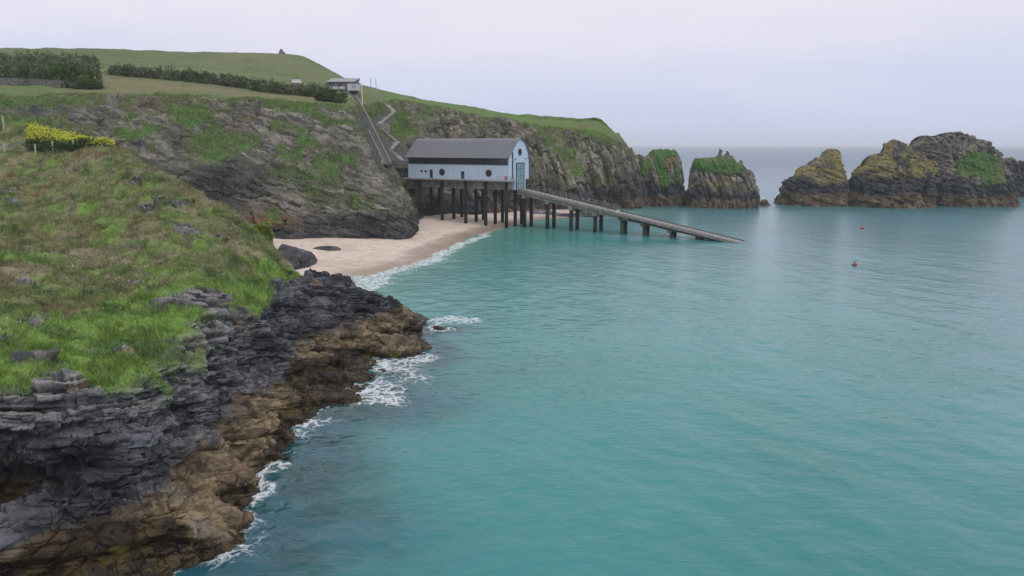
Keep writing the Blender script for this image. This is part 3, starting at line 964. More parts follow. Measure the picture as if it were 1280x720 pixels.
lace = math_n(nt, 'ADD', math_n(nt, 'MULTIPLY', l1_, 0.42), math_n(nt, 'ADD', math_n(nt, 'MULTIPLY', l2_, 0.28), math_n(nt, 'MULTIPLY', fn, 0.45)))
ff = math_n(nt, 'ADD', lace, math_n(nt, 'MULTIPLY', fo.outputs['Fac'], 1.15))
mr = nt.nodes.new('ShaderNodeMapRange'); mr.interpolation_type = 'SMOOTHSTEP'
mr.inputs['From Min'].default_value = 1.16; mr.inputs['From Max'].default_value = 1.80; mr.inputs['To Max'].default_value = 0.92
nt.links.new(ff, mr.inputs['Value'])
gate = math_n(nt, 'MULTIPLY', mr.outputs[0], math_n(nt, 'MULTIPLY', fo.outputs['Fac'], 5.0, True))
mx = nt.nodes.new('ShaderNodeMix'); mx.data_type = 'RGBA'
nt.links.new(gate, mx.inputs[0]); nt.links.new(at.outputs['Color'], mx.inputs[6]); mx.inputs[7].default_value = (0.72, 0.75, 0.77, 1)
nt.links.new(mx.outputs[2], b.inputs['Base Color'])
rw = nt.nodes.new('ShaderNodeAttribute'); rw.attribute_name = 'chop'
rgh = math_n(nt, 'ADD', rw.outputs['Fac'], math_n(nt, 'MULTIPLY', gate, 0.7))
nt.links.new(rgh, b.inputs['Roughness'])
b.inputs['IOR'].default_value = 1.33
# ripples
vs1 = coords(nt, (0.55, 1.0, 1.0), (0, 0, math.radians(22)))
vs2 = coords(nt, (0.6, 1.0, 1.0), (0, 0, math.radians(-14)))
r1 = noise_node(nt, 1.0, 3, 0.55, vs1, 0.3)
r2 = noise_node(nt, 2.2, 3, 0.6, vs2, 0.3)
hs = math_n(nt, 'ADD', r1, math_n(nt, 'MULTIPLY', r2, 0.35))
hs = math_n(nt, 'ADD', hs, math_n(nt, 'MULTIPLY', gate, 0.15))
bp = nt.nodes.new('ShaderNodeBump'); bp.inputs['Strength'].default_value = 0.40; bp.inputs['Distance'].default_value = 0.26
nt.links.new(hs, bp.inputs['Height']); nt.links.new(bp.outputs[0], b.inputs['Normal'])
M_SEA = m
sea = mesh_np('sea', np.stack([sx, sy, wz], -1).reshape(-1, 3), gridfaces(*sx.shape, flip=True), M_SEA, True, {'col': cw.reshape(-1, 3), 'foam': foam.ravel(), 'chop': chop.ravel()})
tag(sea, kind='structure')


# ------------------------------------------------------------------ sea stacks
def stack(name, label, cat, sil, Y0, thick, seed, bed=(0.95, 0.15, 0.2), grass=None, lichen=0.4, jag=.5, cuts=(), nu=280, nv=220, amp=1.0, ppow=3.2, big=(3.8, 1.5), zt=(3.0, 8.0), group=None, mat=None, dark=1.0, zmin=-3.0):
    """solid rock: sil = skyline as (px, py), Y0 = distance of its middle, thick = half depth"""
    pts = np.array([[(px - 640) / F * (Y0 * CT + 1.0), max(P(px, py, Y0)[2], zmin)] for px, py in sil])
    xs = np.linspace(pts[0, 0], pts[-1, 0], nu)
    h = np.interp(xs, pts[:, 0], pts[:, 1])
    h = h + jag * (fbm(np.stack([xs, xs * 0, xs * 0], -1), 1.6, 4, seed + 81) + .6 * fbm(np.stack([xs, xs * 0 + 3.3, xs * 0], -1), .7, 2, seed + 83)) * sstep(0.5, 4, h)
    cx, hw = (xs[0] + xs[-1]) / 2, (xs[-1] - xs[0]) / 2
    e = np.abs((xs - cx) / hw)
    T = thick * np.sqrt(np.clip(1 - e ** 2.6, 0.02, 1))
    t = np.linspace(-1, 1, nv)
    # y goes front to back; the top is narrower than the foot
    s = np.sign(t) * np.abs(t) ** 0.75
    shape = np.clip(1 - np.abs(s) ** ppow, 0, 1) ** (1 / 1.25)
    zz = zmin + (h[:, None] - zmin) * shape[None]
    yy = Y0 + T[:, None] * s[None] * (1 + 0.12 * (1 - shape[None]))
    S = np.stack([np.broadcast_to(xs[:, None], zz.shape), yy, zz], -1).copy()
    n = normals(S)
    if n[nu // 2, nv // 2, 2] < 0:
        n = -n
    Rr = bedframe(bed, 1.1)
    a1, q1, ly1 = blocks(S, Rr, big[0], big[1], seed)
    a2_, q2_, ly2 = blocks(S, Rr, big[0] * .4, big[1] * .4, seed + 20)
    d = ((a1 - .5) * 1.7 + (ly1 - .5) * 1.1 - q1 * .4 + (a2_ - .5) * .7 + (ly2 - .5) * .5 + fbm(S, big[0] * 1.6, 5, seed + 3) * .75 + fbm(S, 1.4, 4, seed + 5) * .55 - np.clip(fbm(S, (7, 7, 40), 3, seed + 7) - .2, 0, 1) * 4.0) * amp
    d = d - .5 * amp
    for (px, py, rx, rz, dep) in cuts:
        c = P(px, py, Y0 - thick)
        d = d - dep * np.exp(-((((S[..., 0] - c[0]) / rx) ** 2 + ((S[..., 2] - c[2]) / rz) ** 2)) ** 1.5) * (t < 0)[None]
    gr = np.zeros(zz.shape)
    if grass:
        for (px, py, r, rz) in grass:
            c = P(px, py, Y0 - thick * 0.5)
            gr = np.maximum(gr, np.exp(-((((S[..., 0] - c[0]) / r) ** 2 + ((S[..., 2] - c[2]) / rz) ** 2)) ** 1.5))
        gr = sstep(.35, .6, gr + .28 * fbm(S, 4, 4, seed + 31))
    d = d * (1 - .6 * gr) + gr * fbm(S, 3, 3, seed + 33) * .3
    d = d * (0.3 + 0.7 * sstep(0.0, 0.6, np.abs(s))[None])
    S = S + n * d[..., None]
    zz = S[..., 2]
    up = mix((0.085, 0.08, 0.07), (0.245, 0.225, 0.18), sstep(.1, .9, .4 * a2_ + .3 * ly2 + .35 * fbm(S, (3, 3, 6), 4, seed + 41)))
    up = mix(up, (0.215, 0.18, 0.06), sstep(-.1, .55, fbm(S, 3.5, 5, seed + 43) + lichen - .4) * min(.9, lichen * 1.4))
    lo = mix((0.018, 0.019, 0.023), (0.075, 0.075, 0.08), sstep(.1, 1, a2_ * .6 + ly2 * .4)) * dark
    ti = mix((0.055, 0.042, 0.028), (0.15, 0.115, 0.075), .5 * a2_ + .5 * sstep(-.5, .5, fbm(S, 2, 3, seed + 51)))
    c = mix(lo, up, sstep(-1.5, 1.5, zz - zt[1] - 2.0 * fbm(S, 6, 4, seed + 61)))
    c = mix(ti, c, sstep(-.4, .4, zz - zt[0] - .6 * fbm(S, 4, 3, seed + 63)))
    tf = mix((0.055, 0.12, 0.028), (0.10, 0.12, 0.045), sstep(-.2, .6, fbm(S, 5, 4, seed + 71)))
    c = mix(c, tf, gr)
    o = mesh_np(name, S.reshape(-1, 3), gridfaces(nu, nv), mat or M_STACK, False, {'col': c.reshape(-1, 3), 'rough': np.full(nu * nv, .92)})
    bm = bmesh.new(); bm.from_mesh(o.data); bmesh.ops.recalc_face_normals(bm, faces=bm.faces[:]); bm.to_mesh(o.data); bm.free()
    tag(o, label, cat, group)
    return o


stack('sea_stack', 'square rock stack with flat grassy top, joined to the end of the headland', 'sea stack',
      [(783, 262), (786, 225), (793, 200), (800, 194), (806, 196), (811, 192), (815, 187.5), (832, 186.5), (843, 188), (849, 196), (853, 206), (855, 222), (858, 240), (861, 262)], 250, 9, 1001,
      grass=[(830, 188, 7, 2.2), (824, 205, 2.2, 5), (828, 222, 2.2, 4), (806, 208, 3, 3), (846, 216, 1.5, 3)], lichen=.42, zt=(3.2, 7.5), amp=.75, jag=.3)
s2 = stack('sea_stack', 'rock stack with bright sloping grass and two thin pinnacles on top', 'sea stack',
      [(859, 262), (862, 240), (863, 222), (866, 202), (870, 197), (884, 196.5), (894, 195.5), (898, 193.5), (909, 193.5), (913, 195), (917, 198), (920, 203), (925, 201.5), (928, 203), (931, 211), (941, 213), (944, 221), (946, 236), (950, 250), (953, 262)], 243, 10, 1101,
      grass=[(884, 201, 9, 3.2), (900, 206, 9, 2.6), (915, 210, 5, 2)], lichen=.36, zt=(3.0, 5.5), amp=.7, jag=.25, cuts=[(902, 240, 1.3, 3.0, 2.5)])
for px, py, hh in ((900, 195, 2.3), (909, 195, 1.6), (926, 206, 1.5)):
    c = P(px, py, 242.5)
    bm = bmesh.new()
    prev = None
    rg = random.Random(px)
    for i in range(6):
        t = i / 5
        rad = (1.0 - .6 * t) * rg.uniform(.8, 1.2)
        vsr = [bm.verts.new((c[0] + .25 * math.sin(i * 2.1) * t + rad * math.cos(a * 1.0472 + i * .3) * rg.uniform(.8, 1.2), c[1] + rad * math.sin(a * 1.0472 + i * .3), c[2] - .8 + (hh + .8) * t)) for a in range(6)]
        if prev:
            for a in range(6):
                bm.faces.new((prev[a], prev[(a + 1) % 6], vsr[(a + 1) % 6], vsr[a]))
        prev = vsr
    bm.faces.new(prev)
    bmesh.ops.recalc_face_normals(bm, faces=bm.faces[:])
    me = bpy.data.meshes.new('pinnacle'); bm.to_mesh(me); bm.free()
    me.materials.append(M_STONE)
    link('pinnacle', me, s2)
stack('skerry', 'small dark rock awash in the gap between the two groups of stacks', 'rock',
      [(950, 258), (953, 252), (957, 248.5), (961, 249), (964, 253), (968, 258)], 246, 2.2, 1201, amp=.25, nu=70, nv=60, zt=(2.5, 6), big=(2, 1), ppow=2.2)
stack('sea_stack', 'lichen yellow rock stack tapering to one blunt peak, left end of the island row', 'sea stack',
      [(972, 262), (977, 246), (983, 229), (989, 222), (996, 221), (1001, 214), (1009, 206), (1020, 201), (1028, 197), (1033, 189), (1037, 185.5), (1042, 186), (1046, 193), (1050, 201), (1055, 209), (1059, 218), (1061, 230), (1063, 246), (1066, 262)], 252, 11, 1301,
      lichen=.75, zt=(4.2, 8.5), amp=.55, jag=.6, bed=(.3, -.2, 1))
stack('sea_stack', 'ragged yellow and black rock stack with a notched twin peak', 'sea stack',
      [(1058, 262), (1063, 244), (1066, 222), (1074, 211), (1084, 207), (1086, 198), (1094, 194), (1106, 194.5), (1110, 192), (1111, 183), (1116, 178), (1120, 177), (1126, 178), (1128, 186), (1136, 188), (1150, 192), (1160, 204), (1166, 228), (1170, 262)], 246, 12, 1401,
      lichen=.7, zt=(4.4, 9.5), amp=.65, jag=.9, cuts=[(1167, 244, 1.6, 5, 4), (1085, 240, 1.0, 3, 1.2)], bed=(.35, .1, 1))
stack('rock_islet', 'largest island, a grey dome with a green grassy flank on its right side', 'islet',
      [(1126, 262), (1132, 222), (1138, 194), (1140, 181), (1146, 177), (1150, 176), (1152, 171.5), (1154, 174), (1164, 171), (1174, 169.5), (1182, 168), (1192, 171), (1202, 173), (1208, 175), (1214, 175), (1222, 180), (1229, 184), (1235, 190), (1239, 202), (1244, 212), (1252, 232), (1258, 250), (1264, 262)], 258, 19, 1501,
      grass=[(1213, 202, 7, 4.5), (1224, 214, 7, 4), (1202, 210, 5, 3)], lichen=.12, zt=(4.2, 8.5), nu=380, amp=.75, jag=1.1, cuts=[(1168, 244, 1.6, 5, 3.5), (1246, 240, 2.0, 6, 3)], bed=(.5, .2, 1))
stack('sea_stack', 'dark cleft rock at the right hand end of the island row', 'sea stack',
      [(1243, 257), (1246, 235), (1248, 207), (1252, 199), (1262, 197), (1270, 202), (1280, 205), (1296, 203), (1312, 210), (1328, 224), (1338, 245), (1345, 257)], 292, 11, 1601,
      lichen=.35, zt=(3.2, 14.5), amp=.8, jag=.8)
stack('boulder', 'leaning dark slab in front of the cave at the foot of the headland cliff', 'rock',
      [(708, 258), (716, 244), (724, 236), (732, 238), (738, 250), (741, 262)], 222, 2.5, 1651, amp=.3, nu=80, nv=70, zt=(2.0, 30), big=(2.5, 1.2), dark=1.6, mat=M_STACK)


def slab(name, label, sil, Y0, thick, seed, dark=1.0, **k):
    return stack(name, label, 'rock', sil, Y0, thick, seed, bed=(0.15, -.2, 1), lichen=0, jag=.08, zt=(-5, 40), amp=k.get('amp', .25), nu=110, nv=90, big=k.get('big', (2.2, .7)), ppow=2.0, mat=M_BOULDER, dark=dark, zmin=k.get('zmin', 0.0))


slab('boulder', 'large smooth dark rock on the sand beside the grassy slope', [(328, 345), (338, 318), (347, 305), (362, 309), (378, 313), (386, 320), (389, 331), (392, 342)], 119, 6.0, 1701, 1.2, amp=.18)
slab('boulder', 'flat broken rock lying in the middle of the sand', [(374, 318), (382, 311), (394, 308), (410, 308), (420, 311), (427, 315), (431, 321)], 134, 3.2, 1801, 1.1, amp=.2)
slab('boulder', 'low wet bluish rock where the beach meets the near headland', [(362, 370), (375, 350), (392, 346), (412, 347), (426, 353), (436, 364), (440, 374)], 101, 4.5, 1901, 1.3, amp=.2, zmin=-.5)
slab('pebble_rock', 'tiny dark rock alone on the open sand', [(443, 309), (445.5, 306.2), (448, 305.8), (450, 306.6), (452, 309)], 143, .8, 1951, .8, amp=.06, big=(.8, .3))
slab('rock_ledge', 'long flat rock ledge at the water edge behind the slipway', [(668, 276), (690, 268), (715, 266.5), (735, 264), (756, 266), (775, 266), (790, 270)], 208, 4.5, 1981, 1.7, amp=.3, zmin=-1)
slab('rock_ledge', 'pale rock ledge on the sand under the boathouse end', [(640, 276), (652, 268), (668, 262), (690, 263), (705, 268), (715, 274)], 211, 3.5, 1991, 2.6, amp=.3)
slab('rock_ledge', 'dark rock shelf at the back of the beach behind the piles', [(540, 272), (552, 255), (575, 250), (592, 253), (602, 262), (612, 272)], 206, 4.0, 1995, 1.0, amp=.4)

# ------------------------------------------------------------------ lifeboat station
RZ = math.atan2(-0.506, 0.863)
O = Z(636, 178, 11.6)
st = empty('lifeboat_station', (O[0], O[1], 0), RZ)
tag(st, 'pale blue boathouse with grey curved roof raised on black piles above the beach', 'boathouse')
MW = st.matrix_basis.copy()
MI = Matrix.Translation((O[0], O[1], 0)) @ Matrix.Rotation(RZ, 4, 'Z')
cR, sR = math.cos(RZ), math.sin(RZ)


def lx(px, y=0.0, z=12.0):
    """local x along the building (at local y) that shows at photo column px"""
    k = (px - 640) / F
    # X = O.x + cR*x - sR*y ; Y = O.y + sR*x + cR*y ; X = k*(Y*CT + (H-z)*ST)
    X0 = O[0] - sR * y
    Y0 = O[1] + cR * y
    return (k * (Y0 * CT + (H - z) * ST) - X0) / (cR - k * sR * CT)


L = -lx(510.5)
arc = [(-0.0, 11.5), (0.0, 17.05), (3.7, 20.65), (4.5, 21.15), (5.3, 21.3), (6.4, 21.15), (7.6, 20.5), (8.7, 19.3), (9.5, 17.7), (9.9, 15.5), (9.95, 11.5)]
MB().prism([(-L, y, z) for y, z in arc], (L, 0, 0)).build('wall', M_WALLBLUE, st)
# gable apron round the launching doors, below deck level
MB().box((-0.6, 5.45, 10.3), (1.2, 5.6, 2.398)).build('wall_apron', M_WALLBLUE, st)
# roof: a shell 0.18 thick following the arc, oversailing
rp = [(-0.75, 16.72), (3.6, 20.85), (4.45, 21.38), (5.3, 21.52), (6.45, 21.36), (7.75, 20.66), (8.9, 19.4), (9.72, 17.75), (10.1, 15.5), (10.16, 11.8)]
rin = [(y - 0.1 if i < 2 else y - .02 * 0, z) for i, (y, z) in enumerate(rp)]
outer = [(y, z) for y, z in rp]
inner = []
for i, (y, z) in enumerate(rp):
    y0, z0 = rp[max(i - 1, 0)]
    y1_, z1_ = rp[min(i + 1, len(rp) - 1)]
    t = Vector((y1_ - y0, z1_ - z0)).normalized()
    inner.append((y + t.y * 0.12, z - t.x * 0.12))
poly = outer + inner[::-1]
rb = MB()
n = len(outer)
for i in range(n - 1):
    a, b_, c_, d_ = outer[i], outer[i + 1], inner[i + 1], inner[i]
    rb.prism([(-L - 0.45, *a), (-L - 0.45, *b_), (-L - 0.45, *c_), (-L - 0.45, *d_)], (L + 0.85, 0, 0))
roof = rb.build('roof', M_ROOF, st)
sm = MB()
k = 0
xx = -L - 0.2
while xx < 0.3:
    sm.bar((xx, -0.73, 16.78), (xx, 3.6, 20.89), 0.05, 0.06)
    xx += 0.62
sm.build('roof_seam', M_ROOF, roof)
MB().box((-L / 2, -0.82, 16.7), (L + 0.9, 0.12, 0.16)).build('gutter', M_FRAME, roof)
# clerestory ribbon
rb = MB().box((-L / 2, -0.02, 16.0), (L - 0.5, 0.10, 1.55)).build('ribbon_window', M_GLASS, st)
mb = MB()
for i in range(26):
    x = -L + 0.25 + (L - 0.5) * i / 25
    mb.box((x, -0.09, 16.0), (0.09, 0.06, 1.55))
mb.box((-L / 2, -0.10, 15.18), (L - .4, 0.10, 0.09))
mb.build('mullion', M_FRAME, rb)


def porthole(x, z, r, gable=False):
    if gable:
        f = MB().cyl((0.0, x, z), (0.12, x, z), r, seg=28).build('porthole', M_FRAME, st)
        MB().cyl((0.1, x, z), (0.135, x, z), r * .82, seg=28).build('pane', M_GLASS, f)
    else:
        f = MB().cyl((x, 0.0, z), (x, -0.12, z), r, seg=28).build('porthole', M_FRAME, st)
        MB().cyl((x, -0.1, z), (x, -0.135, z), r * .82, seg=28).build('pane', M_GLASS, f)
        MB().box((x, -0.145, z), (0.06, 0.04, r * 1.6)).box((x, -0.145, z), (r * 1.6, 0.035, 0.06)).build('glazing_bar', M_FRAME, f)


porthole(lx(552.7), 13.15, 0.86)
porthole(lx(611), 13.15, 0.86)
porthole(5.3, 18.2, 0.85, True)
for px in (527.3, 532.3):
    MB().box((lx(px), -0.03, 13.25), (0.55, 0.1, 0.55)).build('small_window', M_GLASS, st)
for px, z0, z1 in ((539.3, 11.62, 13.75), (578.5, 11.62, 13.45)):
    x = lx(px)
    f = MB().box((x, -0.03, (z0 + z1) / 2), (0.9, 0.1, z1 - z0)).build('door', M_FRAME, st)
    MB().box((x, -0.085, z0 + 1.35), (0.6, 0.03, 0.8)).build('pane', M_GLASS, f)
    MB().box((x + .33, -0.10, z0 + 0.95), (0.05, 0.06, 0.16)).build('handle', M_STEEL, f)
# gable end: launch door, strip, lamps
f = MB().box((0.06, 5.45, 15.55), (0.16, 4.0, 0.22)).box((0.06, 3.52, 12.35), (0.16, 0.2, 6.18)).box((0.06, 7.38, 12.35), (0.16, 0.2, 6.18)).build('door_frame', M_FRAME, st)
dr = MB().box((0.04, 5.45, 12.35), (0.12, 3.66, 6.17)).build('launch_door', M_DOORTEAL, st)
mb = MB()
for i in range(5):
    mb.box((0.115, 3.75 + i * 0.85, 12.35), (0.03, 0.07, 6.1))
for zz in (10.6, 12.4, 14.2):
    mb.box((0.118, 5.45, zz), (0.03, 3.6, 0.08))
mb.build('door_rib', M_FRAME, dr)
MB().box((0.04, 1.75, 15.0), (0.1, 0.55, 6.4)).build('downpipe_recess', M_FRAME, st)
for y in (2.95, 7.95):
    MB().box((0.22, y, 16.55), (0.45, 0.22, 0.2)).build('lamp', M_FRAME, st)
# deck, girder, brackets
dk = MB().box((-L / 2 + 0.4, -0.95, 11.36), (L + 2.0, 1.9, 0.26)).box((0.85, 1.45, 11.36), (1.1, 2.9, 0.26)).build('walkway', M_CONC, st)
mb = MB()
for i in range(15):
    x = -L + 0.6 + i * (L - 0.6) / 14
    mb.bar((x, -1.8, 11.18), (x, 0.5, 11.12), 0.16, 0.2)
mb.build('bracket', M_CONCDK, dk)
MB().box((-L / 2 + 0.85, 5.0, 10.2), (L - 3.3, 7.6, 2.2)).build('deck_girder', M_CONC, st)
MB().box((-L / 2 - .4, 5.0, 11.40), (L - .8, 9.4, 0.18)).build('floor_slab', M_CONC, st)
rl = MB()
for x in np.linspace(-2.2, 1.3, 4):
    rl.bar((x, -1.82, 11.49), (x, -1.82, 12.55), 0.06)
for y in (-1.0, 0.1, 1.2, 2.4):
    rl.bar((1.34, y, 11.49), (1.34, y, 12.55), 0.06)
for zz in (12.0, 12.55):
    rl.bar((-2.2, -1.82, zz), (1.34, -1.82, zz), 0.05)
    rl.bar((1.34, -1.82, zz), (1.34, 2.6, zz), 0.05)
rl.build('railing', M_STEEL, st)
for y, pxs in ((-0.5, (525, 552.5, 582, 607, 633)), (4.6, (539, 567, 595, 619, 644)), (9.0, (549.6, 577, 604, 628, 652))):
    for px in pxs:
        x = lx(px, y, 6.0)
        MB().cyl((x, y, -2.5), (x, y, 11.2 if y < 0 else 9.12), 0.44, seg=18).build('pile', M_PILE, st, smooth=True)
o = MB()
lb = empty('lifebuoy_box', MI @ Vector((0.2, -1.7, 11.495)), RZ)
tag(lb, 'small red lifebuoy locker on the deck corner beside the blue gable', 'lifebuoy box')
MB().box((0, 0, 0.65), (0.7, 0.28, 0.75)).build('locker', M_RED, lb, bevel=0.04)
MB().box((0, 0, 0.14), (0.14, 0.14, 0.28)).build('stand', M_STEEL, lb)

# concrete abutment at the land end
ab = empty('concrete_abutment', MI @ Vector((-L + 0.6, 4, 0)), RZ)
tag(ab, 'tall concrete base wall under the land end of the boathouse with a rusty door', 'abutment')
MB().box((-3.6, 2.4, 10.0), (6.6, 12.0, 2.9)).build('upper_wall', M_CONCDK, ab, bevel=.05)
MB().box((-3.6, 3.2, 4.6), (6.2, 8.5, 7.9)).build('lower_wall', M_CONCDK, ab, bevel=.05)
MB().box((-1.9, -1.08, 6.6), (1.7, 0.12, 3.8)).build('door', M_RUST, ab)
rl = MB()
for x in np.linspace(-6.7, -0.5, 6):
    rl.bar((x, -3.4, 11.45), (x, -3.4, 12.6), .07)
rl.bar((-6.7, -3.4, 12.6), (-0.5, -3.4, 12.6), .06).bar((-6.7, -3.4, 12.05), (-0.5, -3.4, 12.05), .05)
rl.build('railing', M_STEEL, ab)

# ------------------------------------------------------------------ slipway
s0 = MI @ Vector((0.35, 5.45, 0))
e1_, e2_ = G(912, 304.5, -0.1), G(929, 300.5, -0.1)
s1 = Vector((e1_ + e2_) / 2)
ddir = Vector((s1.x - s0.x, s1.y - s0.y, 0))
SL = ddir.length
SRZ = math.atan2(ddir.y, ddir.x)
sl = empty('slipway', (s0.x, s0.y, 0), SRZ)
tag(sl, 'long sloping concrete lifeboat slipway on piles running down into the sea', 'slipway')
z_a, z_b = 9.25, 0.05


def sz(x):
    return z_a + (z_b - z_a) * x / SL


W2 = 2.35
MB().prism([(0, -W2, sz(0)), (SL, -W2, sz(SL)), (SL + 4, -W2, sz(SL + 4)), (SL + 4, -W2, sz(SL + 4) - .3), (0, -W2, sz(0) - .3)], (0, 2 * W2, 0)).build('deck', M_CONC, sl)
split = 0.55 * SL
for y in (-1.75, 1.25):
    MB().prism([(0, y, sz(0) - .3), (split, y, sz(split) - .3), (split, y, sz(split) - 1.05), (0, y, sz(0) - 1.25)], (0, 0.5, 0)).build('beam', M_CONC, sl)
    MB().prism([(split, y, sz(split) - .3), (SL + 4, y, sz(SL + 4) - .3), (SL + 4, y, sz(SL + 4) - .6), (split, y, sz(split) - 1.05)], (0, 0.5, 0)).build('beam', M_CONCWET, sl)
for y in (-W2, W2 - .22):
    MB().prism([(0, y, sz(0)), (SL + 3, y, sz(SL + 3)), (SL + 3, y, sz(SL + 3) + .18), (0, y, sz(0) + .18)], (0, 0.22, 0)).build('kerb', M_CONCDK if y < 0 else M_CONCWET, sl)
MB().prism([(0, -.35, sz(0) + .004), (SL + 3, -.35, sz(SL + 3) + .004), (SL + 3, -.35, sz(SL + 3) + .12), (0, -.35, sz(0) + .12)], (0, 0.7, 0)).build('keelway', M_STEEL, sl)
mb = MB()
i = 0
x = 1.0
while x < SL:
    mb.box((x, -1.35, sz(x) + 0.05), (0.22, 1.9, 0.1)).box((x, 1.35, sz(x) + 0.05), (0.22, 1.7, 0.1))
    x += 1.3
mb.build('tread', M_CONCDK, sl)
mb = MB()


def slx(px, y=0.0, z=5.0):
    k = (px - 640) / F
    c, s = math.cos(SRZ), math.sin(SRZ)
    X0, Y0 = s0.x - s * y, s0.y + c * y
    return (k * (Y0 * CT + (H - z) * ST) - X0) / (c - k * s * CT)


xe = slx(775, W2, 5.5)
nrp = 17
for i in range(nrp):
    x = 0.4 + (xe - 0.4) * i / (nrp - 1)
    mb.bar((x, W2 - .08, sz(x)), (x, W2 - .08, sz(x) + 1.15), 0.075)
for hh in (0.6, 1.15):
    mb.bar((0.2, W2 - .08, sz(0.2) + hh), (xe, W2 - .08, sz(xe) + hh), 0.06)
mb.build('railing', M_STEEL, sl)
for i, (px, kind) in enumerate(((660, 0), (688.5, 0), (718, 0), (748, 0), (780, 1), (808, 1), (842, 1), (876, 2))):
    x = slx(px, 0, 4)
    zt = sz(x) - 1.0
    if kind == 0:
        MB().box((x, 0, zt - .35), (1.0, 4.3, 1.0)).build('cap_beam', M_CONC, sl, bevel=.04)
        for y in (-1.55, 1.55):
            MB().cyl((x, y, -3), (x, y, zt - .86), 0.46, seg=18).build('pile', M_PILE, sl, smooth=True)
    elif kind == 1:
        MB().box((x, 0, zt + .02), (0.9, 4.5, .7)).build('cap_beam', M_CONCWET, sl, bevel=.04)
        MB().cyl((x, -.75, -3), (x, -.75, zt - .33), 0.46, seg=18).build('pile', M_CONCWET, sl, smooth=True)
        MB().cyl((x, .95, -3), (x, .95, zt - .33), 0.46, seg=18).build('pile', M_PILE, sl, smooth=True)
    else:
        MB().box((x, 0, zt - 1.0), (0.9, 3.4, 3.0)).build('cap_beam', M_CONCWET, sl, bevel=.04)
xs_ = slx(772, -W2, 5)
MS = Matrix.Translation((s0.x, s0.y, 0)) @ Matrix.Rotation(SRZ, 4, 'Z')
sg = empty('notice_board', MS @ Vector((xs_, -W2 + .11, sz(xs_) + .18)), SRZ)
tag(sg, 'small blank white board on the near edge of the slipway half way down', 'sign')
MB().box((0, 0, 0.45), (0.7, 0.05, 0.6)).build('panel', M_WHITE, sg)
MB().box((0, .05, 0.2), (0.07, 0.05, 0.4)).build('stem', M_STEEL, sg)
xs_ = slx(766, W2, 5)
sg = empty('slipway_gate', MS @ Vector((xs_, 0.8, sz(xs_))), SRZ)
tag(sg, 'low rusty red gate frame at the lower end of the slipway railing', 'gate')
for yy in (-1.0, .7):
    MB().bar((0, yy, .1), (0, yy, 1.2), .08).build('post', M_RUST, sg)
MB().bar((0, -1.0, 1.15), (0, .7, 1.15), .06).bar((0, -1.0, .65), (0, .7, .65), .06).build('rail', M_RUST, sg)

# ------------------------------------------------------------------ inclined lift and upper station
T0, T1, T2 = Vector(P(441.5, 119, 224)), Vector(P(456, 146, 212.5)), Vector(P(485, 205, 194))
tr = empty('inclined_lift_track', T2)
tag(tr, 'steep inclined lift track with handrail climbing the gully to the upper hut', 'lift track')
tm = tr.matrix_basis.copy()


def tl(p):
    return Vector(p) - T2


sidev = Vector((1, 0.35, 0)).normalized()
for off, nm in ((-0.85, 'rail'), (0.85, 'rail')):
    m = MB()
    for a, b_ in ((T0, T1), (T1, T2)):
        m.bar(tl(a + sidev * off), tl(b_ + sidev * off), .34, .5)
    m.build(nm, M_TIMBER, tr)
m = MB()
for a, b_ in ((T0, T1), (T1, T2)):
    nn = int((b_ - a).length / 0.8)
    for i in range(nn):
        c = a.lerp(b_, (i + .5) / nn)
        m.bar(tl(c - sidev * .9 + Vector((0, 0, .24))), tl(c + sidev * .9 + Vector((0, 0, .24))), .28, .12)
m.build('sleeper', M_PATH, tr)
m = MB()
for a, b_ in ((T0, T1), (T1, T2)):
    m.bar(tl(a - Vector((0, 0, .12))), tl(b_ - Vector((0, 0, .12))), 1.34, .2)
m.build('trackbed', M_CONCDK, tr)
m = MB()
for a, b_ in ((T0, T1), (T1, T2)):
    nn = int((b_ - a).length / 2.2)
    for i in range(nn + 1):
        c = a.lerp(b_, i / nn) - sidev * 1.35
        m.bar(tl(c), tl(c + Vector((0, 0, 1.2))), .1)
    m.bar(tl(a - sidev * 1.35 + Vector((0, 0, 1.2))), tl(b_ - sidev * 1.35 + Vector((0, 0, 1.2))), .1)
    m.bar(tl(a - sidev * 1.35), tl(b_ - sidev * 1.35), .5, .12)
m.build('stair_handrail', M_STEEL, tr)
m = MB()
for a, b_ in ((T0, T1), (T1, T2)):
    nn = max(2, int((b_ - a).length / 4.5))
    for i in range(nn):
        c = a.lerp(b_, (i + .3) / nn)
        gz = ground(c.x, c.y, BV_B)
        if gz is None:
            continue
        for off in (-.85, .85):
            p = c + sidev * off
            MB().bar(tl((p.x, p.y, min(gz - 1, p.z - .5))), tl((p.x, p.y, p.z - .2)), .25).build('trestle_leg', M_CONCDK, tr)

hu = empty('upper_hut', P(442.5, 115.0, 226))
hu.scale = (.88, .88, .88)
M_GREYW = plain('weathered_white_paint', (0.50, 0.51, 0.52), .7, .15, 2)
tag(hu, 'white box hut on dark stilts at the head of the lift track', 'hut')
MB().box((0, 0, 1.55), (3.7, 3.2, 2.4)).build('wall', M_GREYW, hu)
MB().box((0, 0, 2.85), (4.0, 3.5, .22)).build('roof', M_SLATE, hu)
MB().box((0.3, -1.62, 1.7), (1.2, .06, .9)).build('window', M_STEEL, hu)
MB().box((0, .6, -0.9), (3.4, 1.8, 2.4)).build('undercroft', M_FRAME, hu)
for dx in (-1.65, 1.65):
    MB().box((dx, -1.3, -1.2), (.3, .3, 3.2)).build('leg', M_TIMBER, hu)
lo = empty('stone_cottage', P(428, 110.5, 238))
tag(lo, 'low grey building with slate roof behind the white hut', 'building')
MB().box((0, 0, 0.5), (8.6, 5, 2.6)).build('wall', M_STONE, lo)
